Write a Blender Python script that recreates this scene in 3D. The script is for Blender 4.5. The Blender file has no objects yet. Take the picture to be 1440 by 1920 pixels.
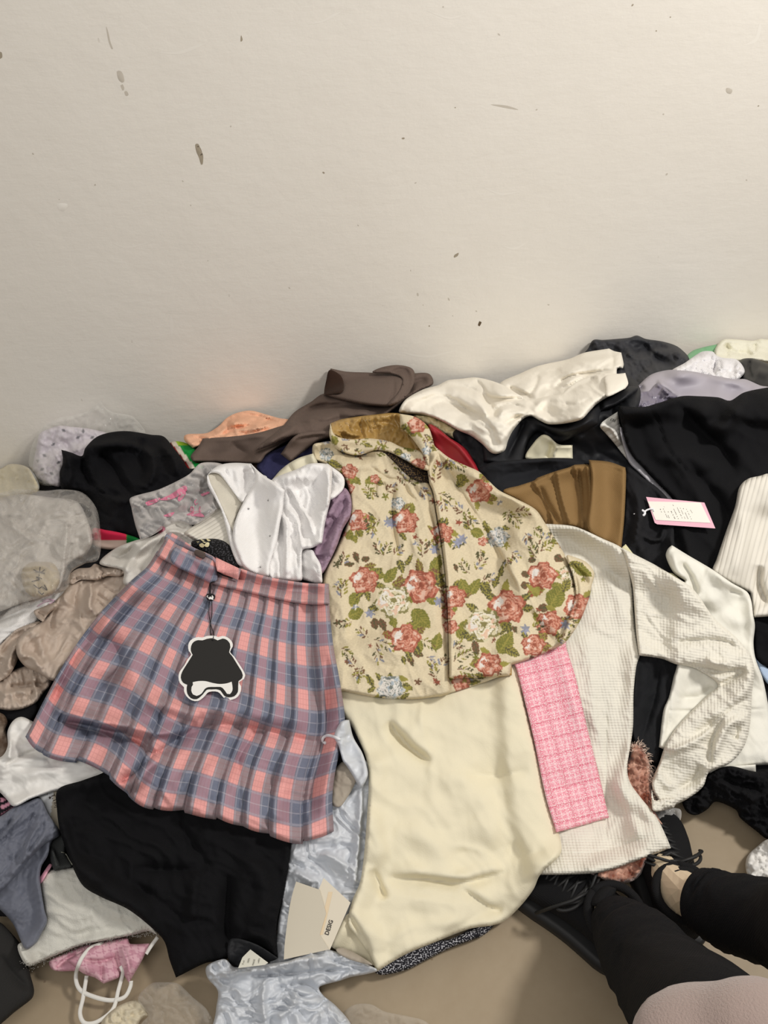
import bpy, math, random
import numpy as np
from mathutils import Vector, Matrix
from mathutils.geometry import delaunay_2d_cdt
random.seed(4)
S = bpy.context.scene
COL = S.collection
R = math.radians
# ---------------------------------------------------------------- camera
CAM = np.array([0.0, 0.0, 1.45]); PITCH = R(38); FPX = 1443.0
cd = bpy.data.cameras.new('camera'); co = bpy.data.objects.new('camera', cd); COL.objects.link(co)
co.location = CAM; co.rotation_euler = (R(90) - PITCH, 0, 0)
cd.sensor_fit = 'VERTICAL'; cd.sensor_height = 24; cd.lens = 24 * FPX / 1920
cd.clip_start = 0.02
S.camera = co
# ---------------------------------------------------------------- light
S.view_settings.view_transform = 'Standard'; S.view_settings.look = 'None'
S.view_settings.exposure = 0.0; S.view_settings.gamma = 1; S.view_settings.use_curve_mapping = False
w = bpy.data.worlds.new('world'); S.world = w; w.use_nodes = True
bg = w.node_tree.nodes['Background']; bg.inputs[0].default_value = (1.0, 0.972, 0.94, 1); bg.inputs[1].default_value = 0.31
def area(name, loc, tgt, sx, sy, power, col=(1, .958, .90)):
    l = bpy.data.lights.new(name, 'AREA'); l.shape = 'RECTANGLE'; l.size = sx; l.size_y = sy
    l.energy = power; l.color = col
    o = bpy.data.objects.new(name, l); COL.objects.link(o); o.location = loc
    o.rotation_euler = (Vector(tgt) - Vector(loc)).to_track_quat('-Z', 'Y').to_euler()
    return o
area('ceiling_light_key', (1.75, 0.75, 2.5), (0.0, 1.2, 0.3), 0.35, 0.35, 47)
area('ceiling_light_fill', (-0.6, -0.6, 2.9), (0, 1.9, 0.8), 2.0, 1.2, 29)
FS, WS_, PS = 2.3, 1.9, 0.6     # how strongly folds, wrinkles and plumpness are modelled
EXPO = 1.0     # irradiance factor used when turning observed colours into albedo

# ---------------------------------------------------------------- projection helpers
FW = np.array([0, math.cos(PITCH), -math.sin(PITCH)]); UP = np.array([0, math.sin(PITCH), math.cos(PITCH)]); RT = np.array([1.0, 0, 0])
def rays(p):
    p = np.asarray(p, float)
    d = FW[None] * FPX + RT[None] * (p[:, :1] - 720) + UP[None] * (960 - p[:, 1:2])
    return d / np.linalg.norm(d, axis=1, keepdims=True)
def at_z(px, py, z):
    d = rays([[px, py]])[0]; t = (z - CAM[2]) / d[2]; return CAM + d * t
# wall plane: through two floor points on the skirting line
WA = at_z(0, 935, 0); WB = at_z(1440, 835, 0)
WD = (WB - WA) / np.linalg.norm(WB - WA); WN = np.array([WD[1], -WD[0], 0.0])   # normal to the room
if WN[1] > 0: WN = -WN
def wall_t(d):
    return ((WA - CAM) @ WN) / (d @ WN)

# ---------------------------------------------------------------- noise
_pt = np.random.RandomState(7).permutation(4096)
def _h(ix, iy, s):
    return _pt[(_pt[(ix + s * 131) & 4095] + iy) & 4095] / 4096.0
def pn(x, y, s=0):
    x = np.asarray(x, float); y = np.asarray(y, float)
    ix = np.floor(x).astype(int); iy = np.floor(y).astype(int); fx = x - ix; fy = y - iy
    def g(ax, ay):
        a = _h(ix + ax, iy + ay, s) * 6.2832
        return np.cos(a) * (fx - ax) + np.sin(a) * (fy - ay)
    ux = fx ** 3 * (fx * (fx * 6 - 15) + 10); uy = fy ** 3 * (fy * (fy * 6 - 15) + 10)
    a = g(0, 0) + (g(1, 0) - g(0, 0)) * ux; b = g(0, 1) + (g(1, 1) - g(0, 1)) * ux
    return (a + (b - a) * uy) * 1.4
def fbm(x, y, s=0, o=3):
    r = 0; a = 1
    for i in range(o):
        r = r + pn(x * 2 ** i, y * 2 ** i, s + i * 7) * a; a *= .5
    return r

# ---------------------------------------------------------------- the pile: its basic mound as a height field
ctrl = [(-120,1960,.0),(0,1930,.02),(100,1820,.02),(300,1840,.02),(450,1860,.02),(600,1850,.02),(760,1830,.0),(920,1760,.0),(1010,1680,.01),
 (1200,1600,.01),(1300,1560,.01),(1440,1600,.01),(1600,1640,.0),(1300,1900,0),(900,1920,0),(1500,1900,0),(500,2000,0),(200,2000,0),
 (200,1600,.07),(400,1650,.07),(600,1600,.07),(850,1600,.06),(1050,1500,.06),(1250,1430,.06),(1420,1420,.06),
 (0,1400,.10),(200,1350,.15),(350,1250,.20),(600,1300,.17),(850,1300,.16),(1050,1250,.17),(1300,1200,.19),(1500,1200,.2),
 (0,1100,.14),(150,1050,.17),(350,1050,.23),(520,980,.26),(750,1000,.27),(950,1000,.27),(1200,1000,.29),(1440,1000,.31),
 (0,960,.10),(120,900,.18),(300,880,.23),(500,850,.30),(700,800,.37),(900,800,.38),(1100,800,.40),(1300,800,.42),(1440,800,.43),(1600,800,.43)]
cw = np.array([list(at_z(a, b, c)[:2]) + [c] for a, b, c in ctrl])
top = [(-100,905),(0,880),(100,830),(250,800),(420,775),(560,760),(640,700),(780,700),(900,705),(1060,670),(1150,650),(1250,645),(1400,645),(1540,645)]
tw = []
for a, b in top:
    d = rays([[a, b]])[0]; q = CAM + d * wall_t(d); tw.append([q[0], q[1] , max(q[2] - .02, .02)])
    for k in (1, 2): tw.append([q[0] - WN[0] * .25 * k, q[1] - WN[1] * .25 * k, max(q[2] - .02, .02)])
cw = np.vstack([cw, np.array(tw)])
def rbf_fit(P, z, lam=1e-4):
    D = np.linalg.norm(P[:, None] - P[None], axis=2)
    K = D ; n = len(P)
    A = np.zeros((n + 3, n + 3)); A[:n, :n] = -K - lam * np.eye(n) * -1; A[:n, n] = 1; A[:n, n + 1:] = P; A[n, :n] = 1; A[n + 1:, :n] = P.T
    return np.linalg.solve(A, np.concatenate([z, [0, 0, 0]]))
_w = rbf_fit(cw[:, :2], cw[:, 2], 2e-2)
GX = np.linspace(-2.2, 2.6, 241); GY = np.linspace(-.3, 3.3, 181)
gx, gy = np.meshgrid(GX, GY)
q = np.stack([gx.ravel(), gy.ravel()], 1)
Z = np.zeros(len(q))
for i in range(0, len(q), 4000):
    D = np.linalg.norm(q[i:i + 4000, None] - cw[None, :, :2], axis=2)
    Z[i:i + 4000] = -D @ _w[:-3] + _w[-3] + q[i:i + 4000] @ _w[-2:]
Z = Z.reshape(gx.shape)
def blur(a, n, axisboth=True):
    k = np.hanning(2 * n + 3)[1:-1]; k /= k.sum()
    for ax in (0, 1):
        pad = [(0, 0), (0, 0)]; pad[ax] = (n, n)
        b = np.pad(a, pad, mode='edge'); a = np.apply_along_axis(lambda m: np.convolve(m, k, 'valid'), ax, b)
    return a
Z = np.clip(blur(Z, 3), 0, .75)
def bil(A, fx, fy):
    fx = np.clip(fx, 0, A.shape[1] - 1.001); fy = np.clip(fy, 0, A.shape[0] - 1.001)
    ix = fx.astype(int); iy = fy.astype(int); ax = fx - ix; ay = fy - iy
    return (A[iy, ix] * (1 - ax) + A[iy, ix + 1] * ax) * (1 - ay) + (A[iy + 1, ix] * (1 - ax) + A[iy + 1, ix + 1] * ax) * ay
def P(x, y): return bil(Z, (x - GX[0]) / (GX[1] - GX[0]), (y - GY[0]) / (GY[1] - GY[0]))
# raster in picture directions: distance along the ray to the mound, and current top of the pile
X0, X1, Y0, Y1, ST = -200, 1660, 540, 2120, 4
rx = np.arange(X0, X1, ST); ry = np.arange(Y0, Y1, ST)
RX, RY = np.meshgrid(rx, ry)
rp = np.stack([RX.ravel(), RY.ravel()], 1).astype(float)
rd = rays(rp); tw_ = wall_t(rd) - .012
tb = np.full(len(rp), 9.0); done = np.zeros(len(rp), bool); prev = None
ts = np.linspace(.5, 3.6, 420)
for t in ts:
    q = CAM + rd * t; f = q[:, 2] - P(q[:, 0], q[:, 1]) - .004
    if prev is not None:
        hit = (~done) & (f <= 0)
        tb[hit] = (t - (ts[1] - ts[0]) * (-f[hit]) / (prev[hit] - f[hit] + 1e-9)); done |= hit
    prev = f
tb = np.minimum(tb, tw_).reshape(RX.shape)
TB = blur(tb, 4)
TB = np.minimum(TB, tw_.reshape(RX.shape))
pw = CAM + rd * TB.ravel()[:, None]; pw = pw.reshape(RX.shape + (3,))
nn = np.cross(np.gradient(pw, axis=1), np.gradient(pw, axis=0)); nn /= np.linalg.norm(nn, axis=2, keepdims=True)
cosn = np.abs((nn * rd.reshape(RX.shape + (3,))).sum(2)); KF = 1 / np.clip(blur(cosn, 3), .55, 1)
T = np.zeros(RX.shape)
def smp(A, p): return bil(A, (p[:, 0] - X0) / ST, (p[:, 1] - Y0) / ST)
def world(p, off):
    p = np.asarray(p, float); d = rays(p); t = smp(TB, p) - np.asarray(off) * smp(KF, p)
    return CAM + d * t[:, None]
def maxf(a, r):
    for ax in (0, 1):
        b = a.copy()
        for k in range(1, r + 1):
            b = np.maximum(b, np.roll(a, k, ax)); b = np.maximum(b, np.roll(a, -k, ax))
        a = b
    return a

# ---------------------------------------------------------------- outlines
CR = dict(p=(0,0,1), A=(0,720,3), B=(320,660,2.6667), C=(760,600,3.2727), D=(1100,600,4.2353), E=(0,1050,4.2667), F=(0,1400,3.6),
          G=(380,1350,2.4828), H=(940,1400,2.88), I=(1100,1000,3.6923), J=(580,760,2.6667), K=(30,980,2.2857), M=(380,840,4.9655))
def pts(spec, close=True):
    if not isinstance(spec, str): return np.array(spec, float), [False] * len(spec)
    f = 'p'
    if spec[0].isalpha(): f, spec = spec[0], spec[1:]
    ox, oy, s = CR[f]; o = []; c = []
    for tkn in spec.split():
        c.append(tkn.endswith('!')); x, y = tkn.rstrip('!').split(','); o.append((ox + float(x) / s, oy + float(y) / s))
    return np.array(o), c
def curve(spec, close=True, step=4.0):
    P_, c = pts(spec); n = len(P_); out = []
    segs = n if close else n - 1
    for i in range(segs):
        p1 = P_[i]; p2 = P_[(i + 1) % n]
        p0 = P_[i - 1] if (close or i > 0) else p1 * 2 - p2
        p3 = P_[(i + 2) % n] if (close or i + 2 < n) else p2 * 2 - p1
        L = np.linalg.norm(p2 - p1) + 1e-6
        m1 = (p2 - p0) / 2; m2 = (p3 - p1) / 2
        if c[i]: m1 = p2 - p1
        if c[(i + 1) % n]: m2 = p2 - p1
        for m in (m1, m2):
            l = np.linalg.norm(m)
            if l > L: m *= L / l
        k = max(1, int(round(L / step)))
        t = (np.arange(k) / k)[:, None]
        out.append((2*t**3-3*t**2+1)*p1 + (t**3-2*t**2+t)*m1 + (-2*t**3+3*t**2)*p2 + (t**3-t**2)*m2)
    if not close: out.append(P_[-1:])
    return np.vstack(out)
def inside(p, poly):
    r = np.zeros(len(p), bool); x, y = p[:, 0], p[:, 1]
    for a, b in zip(poly, np.roll(poly, -1, 0)):
        if a[1] == b[1]: continue
        cr = ((a[1] > y) != (b[1] > y)) & (x < (b[0] - a[0]) * (y - a[1]) / (b[1] - a[1]) + a[0]); r ^= cr
    return r
def dist(p, poly, closed=True, signed=False):
    A = poly; B = np.roll(poly, -1, 0)
    if not closed: A, B = poly[:-1], poly[1:]
    V = B - A; L2 = (V ** 2).sum(1) + 1e-9; n = len(p)
    D = np.zeros(n); SG = np.zeros(n); TT = np.zeros(n)
    cum = np.concatenate([[0], np.cumsum(np.sqrt(L2))])
    for i in range(0, n, 6000):
        q = p[i:i + 6000]
        W_ = q[:, None] - A[None]; t = np.clip((W_ * V[None]).sum(2) / L2, 0, 1)
        E_ = W_ - t[..., None] * V[None]; d = (E_ ** 2).sum(2); j = d.argmin(1); k = np.arange(len(q))
        D[i:i + 6000] = np.sqrt(d[k, j])
        if signed:
            SG[i:i + 6000] = np.sign(V[j, 0] * E_[k, j, 1] - V[j, 1] * E_[k, j, 0]); TT[i:i + 6000] = (cum[j] + t[k, j] * np.sqrt(L2[j])) / cum[-1]
    return (D, SG, TT) if signed else D
def fold(p, spec, wl, wr, amp, taper=.25):
    c = curve(spec, False, 8)
    lo = c.min(0) - 3 * max(wl, wr); hi = c.max(0) + 3 * max(wl, wr)
    m = ((p > lo) & (p < hi)).all(1); r = np.zeros(len(p))
    if not m.any(): return r
    d, s, t = dist(p[m], c, False, True)
    ww = np.where(s > 0, wr, wl) * 1.15; e = np.clip(np.minimum(t, 1 - t) / taper, 0, 1) if taper > 0 else 1
    r[m] = amp * (np.exp(-(d / ww) ** 2) if amp > 0 else .25 * np.exp(-(d / ww) ** 2) + .85 * np.exp(-d / (ww * .8))) * (np.sin(np.asarray(e) * math.pi / 2) if taper > 0 else 1)
    return r
def wr_noise(p, amp, sc, ang=0, an=2.2, seed=0, sharp=1.0):
    """soft directional cloth wrinkles: ridges of warped noise"""
    a = R(ang); x = (p[:, 0] * math.cos(a) + p[:, 1] * math.sin(a)) / (sc * an); y = (-p[:, 0] * math.sin(a) + p[:, 1] * math.cos(a)) / sc
    wx = fbm(x * .7 + 3, y * .35, seed + 1, 2); wy = fbm(x * .7, y * .35 + 9, seed + 2, 2)
    n = pn(x + wx * .9, y + wy * 1.3, seed + 3)
    r1 = 1 - np.clip(np.abs(n) * 2.2, 0, 1) ** sharp
    n2 = pn(x * 1.9 + wy, y * 2.1 - wx, seed + 5)
    return amp * (r1 * .8 - .35 + .35 * (1 - np.clip(np.abs(n2) * 2, 0, 1)) + .5 * wx)
def crumple(p, amp, sc, seed=0, it=5):
    """creased film: triangle folds in random directions"""
    rs = np.random.RandomState(seed + 11); o = 0; x = p[:, 0] / sc + fbm(p[:, 0] / sc / 1.5, p[:, 1] / sc / 1.5, seed, 2) * .7; y = p[:, 1] / sc + fbm(p[:, 0] / sc / 1.5 + 7, p[:, 1] / sc / 1.5, seed + 4, 2) * .7
    a = 1.0
    for i in range(it):
        th = rs.rand() * 6.283; u = (x * math.cos(th) + y * math.sin(th)) * (1 + i * .75) * .8 + rs.rand()
        o = o + a * (np.abs((u % 1) - .5) * 2 - .5); a *= .70
    return amp * o

# ---------------------------------------------------------------- objects
def mkmesh(name, V, F, mat, parent=None, smooth=True, uv=None, col=None):
    me = bpy.data.meshes.new(name); me.from_pydata(np.asarray(V).tolist(), [], F if isinstance(F, list) else F.tolist())
    me.update()
    if smooth: me.polygons.foreach_set('use_smooth', [True] * len(me.polygons))
    if uv is not None:
        l = me.uv_layers.new(name='uv'); vi = np.zeros(len(me.loops), int); me.loops.foreach_get('vertex_index', vi)
        l.data.foreach_set('uv', np.asarray(uv)[vi].astype(np.float32).ravel())
    if col is not None:
        a = me.color_attributes.new('paint', 'FLOAT_COLOR', 'POINT')
        c4 = np.ones((len(V), 4), np.float32); c4[:, :3] = col; a.data.foreach_set('color', c4.ravel())
    me.materials.append(mat)
    o = bpy.data.objects.new(name, me); COL.objects.link(o)
    if parent is not None: o.parent = parent; o.matrix_parent_inverse = Matrix.Identity(4) if parent.type != 'EMPTY' else parent.matrix_world.inverted()
    return o
def tag(o, label, cat, group=None, kind=None):
    if not 4 <= len(label.split()) <= 16: print('LONG', len(label.split()), label)
    o['label'] = label
    if cat: o['category'] = cat
    if group: o['group'] = group
    if kind: o['kind'] = kind
    return o
def thing(name, label, cat, px, py, group=None):
    o = bpy.data.objects.new(name, None); COL.objects.link(o); o.empty_display_size = .05
    l = world([[px, py]], [0])[0]; o.location = l; o.matrix_world = Matrix.Translation(Vector(l))
    return tag(o, label, cat, group)
def mesh2d(poly, sp, holes=None):
    lo = poly.min(0); hi = poly.max(0)
    xs = np.arange(lo[0], hi[0], sp); ys = np.arange(lo[1], hi[1], sp * .87)
    a, b = np.meshgrid(xs, ys); a = a + (np.arange(len(ys)) % 2)[:, None] * sp / 2
    q = np.stack([a.ravel(), b.ravel()], 1)
    q = q[inside(q, poly)]
    if len(q): q = q[dist(q, poly) > sp * .5]
    n = len(poly); V = [Vector(v) for v in np.vstack([poly, q])]
    r = delaunay_2d_cdt(V, [], [list(range(n))], 1, 1e-5)
    return np.array([list(v) for v in r[0]]), [list(f) for f in r[2]]
def bloops(F):
    """directed boundary edges of a face list"""
    E = {}
    for f in F:
        for i in range(len(f)):
            E[(f[i], f[(i + 1) % len(f)])] = 1
    return [e for e in E if (e[1], e[0]) not in E]
def solid(V2, F, otop, obot):
    n = len(V2); A = world(V2, otop); B = world(V2, obot)
    # orient: top faces toward camera
    f = F[0]; nv = np.cross(A[f[1]] - A[f[0]], A[f[2]] - A[f[0]])
    if nv @ (CAM - A[f[0]]) < 0: F = [g[::-1] for g in F]
    G_ = F + [[i + n for i in g[::-1]] for g in F]
    for a, b in bloops(F): G_.append([b, a, a + n, b + n])
    return np.vstack([A, B]), G_
def cloth(name, spec, mat, parent=None, sp=5, th=.008, puff=0., pw_=40, wr=None, folds=(), edge=6, paint=None, uvr=0, gap=.002,
          sm=5, fn=None, keep=False, cr=None, uvf=None, br=5, film=False, label=None):
    """one piece of cloth laid over whatever is already on the pile"""
    if 3.4 <= sp <= 4: sp = 2.9
    poly = curve(spec, True, sp)
    V2, F = mesh2d(poly, sp)
    base_r = maxf(blur(maxf(T, 1), sm), 1)
    def off(p, b):
        d = dist(p, poly); e = np.sqrt(1 - (1 - np.clip(d / edge, 0, 1)) ** 2); pf = np.sqrt(np.clip(1 - (1 - np.clip(d / pw_, 0, 1)) ** 2, 0, 1))
        o = puff * PS * pf + th * 1.15 * e
        w_ = np.zeros(len(p))
        if wr: 
            for k in (wr if isinstance(wr, list) else [wr]): w_ = w_ + WS_ * (wr_noise(p, *k) + wr_noise(p, k[0] * .28, k[1] * .42, (k[2] if len(k) > 2 else 0) + 35, 2.4, 40 + (k[4] if len(k) > 4 else 0)))
        if cr: w_ = w_ + crumple(p, *cr)
        for f in folds: w_ = w_ + FS * fold(p, *f)
        if fn: w_ = w_ + fn(p)
        ed = np.clip(d / br, 0, 1) * .8 + .2
        o = o + w_ * ed
        lo = .0012
        x = (o - lo) / .003
        o = lo + .003 * np.where(x > 20, x, np.log1p(np.exp(np.clip(x, -30, 20))))
        return b + gap + o
    bv = smp(base_r, V2); ot = off(V2, bv); ob = bv + gap * .4
    VV, FF = solid(V2, F, ot, ob)
    if film: VV = VV[:len(V2)]; FF = FF[:len(F)]
    c = None
    if paint: c = paint(V2); c = np.vstack([c, c])
    a = R(uvr); u = V2 * .001; uv = uvf(V2) if uvf else np.stack([u[:, 0] * math.cos(a) + u[:, 1] * math.sin(a), -u[:, 0] * math.sin(a) + u[:, 1] * math.cos(a)], 1)
    o = mkmesh(name, VV, FF, mat, parent, uv=uv if film else np.vstack([uv, uv]), col=c)
    if not keep:
        m = inside(rp, poly); b = base_r.ravel(); T.ravel()[m] = off(rp[m], b[m])
    if label: o['label'] = label
    return o
class Plane:
    """a stiff flat card resting on the pile"""
    def __init__(s, poly, lift=.001, q=100, tilt=None):
        b = smp(maxf(T, 1), poly); W_ = world(poly, b); c = W_.mean(0); n = np.linalg.svd(W_ - c)[2][2]
        if n @ (CAM - c) < 0: n = -n
        if tilt is not None: n = n + np.array(tilt); n /= np.linalg.norm(n)
        s.n = n; s.d = np.percentile((W_ @ n), q) + lift
    def pos(s, p, up=0.):
        d = rays(p); t = (s.d + up - CAM @ s.n) / (d @ s.n); return CAM + d * t[:, None]
def card(name, spec, mat, parent, plane=None, th=.0012, up=0., paint=None, step=5, lift=.001):
    poly = curve(spec, True, step); plane = plane or Plane(poly, lift + th)
    V2, F = mesh2d(poly, 30); A = plane.pos(V2, up + th); B = plane.pos(V2, up); n = len(V2); f = F[0]
    if np.cross(A[f[1]] - A[f[0]], A[f[2]] - A[f[0]]) @ (CAM - A[f[0]]) < 0: F = [g[::-1] for g in F]
    G_ = F + [[i + n for i in g[::-1]] for g in F] + [[b, a, a + n, b + n] for a, b in bloops(F)]
    o = mkmesh(name, np.vstack([A, B]), G_, mat, parent, smooth=False); return o, plane
def tube3(pts3, rad, n=8, flat=1.0, nrm=None):
    P3 = np.asarray(pts3, float); V = []; F = []; rad = np.broadcast_to(rad, len(P3))
    prev = None
    for i in range(len(P3)):
        t = P3[min(i + 1, len(P3) - 1)] - P3[max(i - 1, 0)]; t = t / (np.linalg.norm(t) + 1e-9)
        u = np.cross(t, nrm if nrm is not None else (prev if prev is not None else [0, 0, 1.0])) if prev is None or nrm is not None else prev - t * (prev @ t)
        if np.linalg.norm(u) < 1e-4: u = np.cross(t, [1, 0, 0])
        u = u / np.linalg.norm(u); v = np.cross(t, u); prev = u
        for k in range(n):
            a = 2 * math.pi * k / n; V.append(P3[i] + rad[i] * (u * math.cos(a) + v * math.sin(a) * flat))
    for i in range(len(P3) - 1):
        for k in range(n): F.append([i * n + k, i * n + (k + 1) % n, (i + 1) * n + (k + 1) % n, (i + 1) * n + k])
    F.append(list(range(n))[::-1]); F.append([(len(P3) - 1) * n + k for k in range(n)])
    return np.array(V), F
def tubes(name, lst, mat, parent=None):
    V = []; F = []; o = 0
    for v, f in lst: V.append(v); F += [[i + o for i in g] for g in f]; o += len(v)
    return mkmesh(name, np.vstack(V), F, mat, parent)
def strand(spec, rad, lift=.002, n=6, flat=1.0, plane=None, step=4):
    c = curve(spec, False, step)
    if plane: P3 = plane.pos(c, lift)
    else: P3 = world(c, smp(T, c) + lift)
    return tube3(P3, rad, n, flat, nrm=(CAM - P3.mean(0)) if flat != 1 else None)
def ribbon(spec, wpx, th=.0012, lift=.0015, step=4):
    """flat strip lying on the pile; width in metres"""
    c = curve(spec, False, step); P3 = world(c, smp(blur(T, 1), c) + lift); d = rays(c); V = []; F = []
    n = len(c)
    for i in range(n):
        t = P3[min(i + 1, n - 1)] - P3[max(i - 1, 0)]; s = np.cross(t, d[i]); s /= np.linalg.norm(s); u = np.cross(s, t); u /= np.linalg.norm(u)
        if u @ d[i] > 0: u = -u
        for a, b in ((-1, 0), (1, 0), (1, 1), (-1, 1)): V.append(P3[i] + s * a * wpx / 2 + u * b * th)
    for i in range(n - 1):
        for k in range(4): F.append([i * 4 + k, (i + 1) * 4 + k, (i + 1) * 4 + (k + 1) % 4, i * 4 + (k + 1) % 4])
    F += [[0, 1, 2, 3], [(n - 1) * 4 + k for k in (3, 2, 1, 0)]]
    return np.array(V), F
def text_on(name, s, cx, cy, size, ang, mat, parent, plane=None, up=.0012, xs=1.0, bold=0):
    """lettering mapped onto a surface: size in photo pixels, angle in degrees clockwise"""
    cu = bpy.data.curves.new('t', 'FONT'); cu.body = s; cu.size = 1; cu.align_x = 'CENTER'; cu.align_y = 'CENTER'; cu.resolution_u = 3; cu.offset = bold
    ob = bpy.data.objects.new('t', cu); COL.objects.link(ob)
    dg = bpy.context.evaluated_depsgraph_get(); me = bpy.data.meshes.new_from_object(ob.evaluated_get(dg))
    V = np.array([list(v.co)[:2] for v in me.vertices]); F = [list(p.vertices) for p in me.polygons]
    bpy.data.objects.remove(ob); bpy.data.meshes.remove(me)
    if len(V) == 0: return None
    a = R(ang); x = V[:, 0] * size * xs; y = -V[:, 1] * size
    p = np.stack([cx + x * math.cos(a) - y * math.sin(a), cy + x * math.sin(a) + y * math.cos(a)], 1)
    P3 = plane.pos(p, up) if plane else world(p, smp(T, p) + up)
    return mkmesh(name, P3, F, mat, parent, smooth=False)
# ---------------------------------------------------------------- materials
def lin(c): 
    c = np.asarray(c, float) / 255.0; return np.where(c <= .04045, c / 12.92, ((c + .055) / 1.055) ** 2.4)
def alb(c): return np.clip(lin(c) / EXPO, 0.0, .9)
MATS = {}
class NT:
    def __init__(s, name):
        m = bpy.data.materials.new(name); m.use_nodes = True; s.m = m; s.t = m.node_tree; s.b = s.t.nodes['Principled BSDF']; s.out = s.t.nodes['Material Output']
    def n(s, ty, **k):
        x = s.t.nodes.new(ty)
        for a, v in k.items(): setattr(x, a, v)
        return x
    def l(s, a, b): s.t.links.new(a, b)
    def val(s, x, i):
        if isinstance(x, (int, float)): i.default_value = x
        else: s.l(x, i)
    def math(s, op, a, b=0.0, c=None):
        x = s.n('ShaderNodeMath', operation=op); s.val(a, x.inputs[0]); s.val(b, x.inputs[1])
        if c is not None: s.val(c, x.inputs[2])
        return x.outputs[0]
    def mix(s, f, a, b, bt='MIX'):
        x = s.n('ShaderNodeMix', data_type='RGBA', blend_type=bt); s.val(f, x.inputs[0])
        for v, i in ((a, x.inputs[6]), (b, x.inputs[7])):
            if isinstance(v, (tuple, list, np.ndarray)): i.default_value = tuple(v)[:3] + (1,)
            else: s.l(v, i)
        return x.outputs[2]
    def uv(s): return s.n('ShaderNodeUVMap').outputs[0]
    def obj(s): return s.n('ShaderNodeTexCoord').outputs['Object']
    def sep(s, v): 
        x = s.n('ShaderNodeSeparateXYZ'); s.l(v, x.inputs[0]); return x.outputs
    def noise(s, v, sc, det=2, rough=.5, dim='3D'):
        x = s.n('ShaderNodeTexNoise'); x.inputs['Scale'].default_value = sc; x.inputs['Detail'].default_value = det; x.inputs['Roughness'].default_value = rough; s.l(v, x.inputs['Vector']); return x.outputs[0]
    def bump(s, h, dist, st=1.0):
        x = s.n('ShaderNodeBump'); x.inputs['Strength'].default_value = st; x.inputs['Distance'].default_value = dist; s.l(h, x.inputs['Height'])
        return x
    def pulse(s, x, c, w, soft=.02):
        """1 where fract(x) is within w/2 of c"""
        f = s.math('FRACT', s.math('ADD', x, .5 - c + 10)); d = s.math('ABSOLUTE', s.math('SUBTRACT', f, .5))
        y = s.n('ShaderNodeMapRange'); s.l(d, y.inputs[0]); y.inputs[1].default_value = w / 2 + soft / 2; y.inputs[2].default_value = w / 2 - soft / 2
        return y.outputs[0]
def fabric(name, c, rough=.85, weave='plain', obj=False, var=.06, sheen=.0, bs=.0004, c2=None, scale=1.0, spec=.25, sub=0):
    if name in MATS: return MATS[name]
    k = NT(name); b = k.b; b.inputs['Roughness'].default_value = rough; b.inputs['Specular IOR Level'].default_value = spec
    a = tuple(alb(c)); uv = k.obj() if obj else k.uv(); u, v = k.sep(uv)[0], k.sep(uv)[1]
    nz = k.noise(k.obj(), 14, 3)
    dark = tuple(np.array(a) * (1 - var * 2))
    colr = k.mix(nz, dark, tuple(np.clip(np.array(a) * (1 + var), 0, .95)))
    h = None
    if weave == 'plain':
        p = 900 / scale
        h = k.math('MULTIPLY', k.math('SINE', k.math('MULTIPLY', u, p * 2)), k.math('SINE', k.math('MULTIPLY', v, p * 2)))
        fz = k.noise(uv, 260 / scale, 2); h = k.math('ADD', h, k.math('MULTIPLY', fz, 1.5))
    elif weave == 'rib':
        h = k.math('POWER', k.math('ABSOLUTE', k.math('SINE', k.math('MULTIPLY', u, 3.14159 / (.009 * scale)))), .6)
        colr = k.mix(k.math('MULTIPLY', k.math('SUBTRACT', 1.0, h), .25), colr, tuple(np.array(a) * .6)); bs = .0022
    elif weave == 'waffle':
        q = 3.14159 / (.0062 * scale)
        wn = k.math('MULTIPLY', k.math('SUBTRACT', k.noise(uv, 30, 1), .5), 1.2)
        x1 = k.math('ADD', k.math('MULTIPLY', k.math('ADD', u, v), q), wn); y1 = k.math('ADD', k.math('MULTIPLY', k.math('SUBTRACT', u, k.math('MULTIPLY', v, 1.4)), q), wn)
        h = k.math('MULTIPLY', k.math('SINE', x1), k.math('SINE', y1)); h = k.math('ADD', h, k.noise(uv, 300, 1)); bs = .0011
    elif weave == 'fuzz':
        h = k.noise(uv, 420 / scale, 3, .7); bs = .003
    elif weave == 'crepe':
        h = k.noise(uv, 330, 2); bs = .0005
    elif weave == 'satin':
        h = k.noise(uv, 60, 1); bs = .0005
    elif weave == 'gauze':
        st = k.n('ShaderNodeCombineXYZ'); k.l(k.math('MULTIPLY', u, 300), st.inputs[0]); k.l(k.math('MULTIPLY', v, 60), st.inputs[1])
        h = k.noise(st.outputs[0], 1.0, 2); bs = .0022
    elif weave == 'speck':
        n1 = k.noise(uv, 330, 1, .4); m = k.math('GREATER_THAN', n1, .56); colr = k.mix(m, colr, tuple(alb(c2))); h = n1; bs = .001
    elif weave == 'fur':
        st = k.n('ShaderNodeCombineXYZ'); k.l(k.math('MULTIPLY', u, 420), st.inputs[0]); k.l(k.math('MULTIPLY', v, 60), st.inputs[1])
        h = k.noise(st.outputs[0], 1.0, 3, .6); n2 = k.noise(uv, 42, 2, .6); colr = k.mix(k.math('MULTIPLY_ADD', n2, 3.2, -1.15), tuple(alb(c2)), colr); bs = .004
    if weave != 'none' and h is not None:
        bp = k.bump(h, bs, .6); k.l(bp.outputs[0], b.inputs['Normal'])
    k.l(colr, b.inputs['Base Color'])
    if sheen: b.inputs['Sheen Weight'].default_value = sheen; b.inputs['Sheen Roughness'].default_value = .5
    MATS[name] = k.m; return k.m
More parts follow.
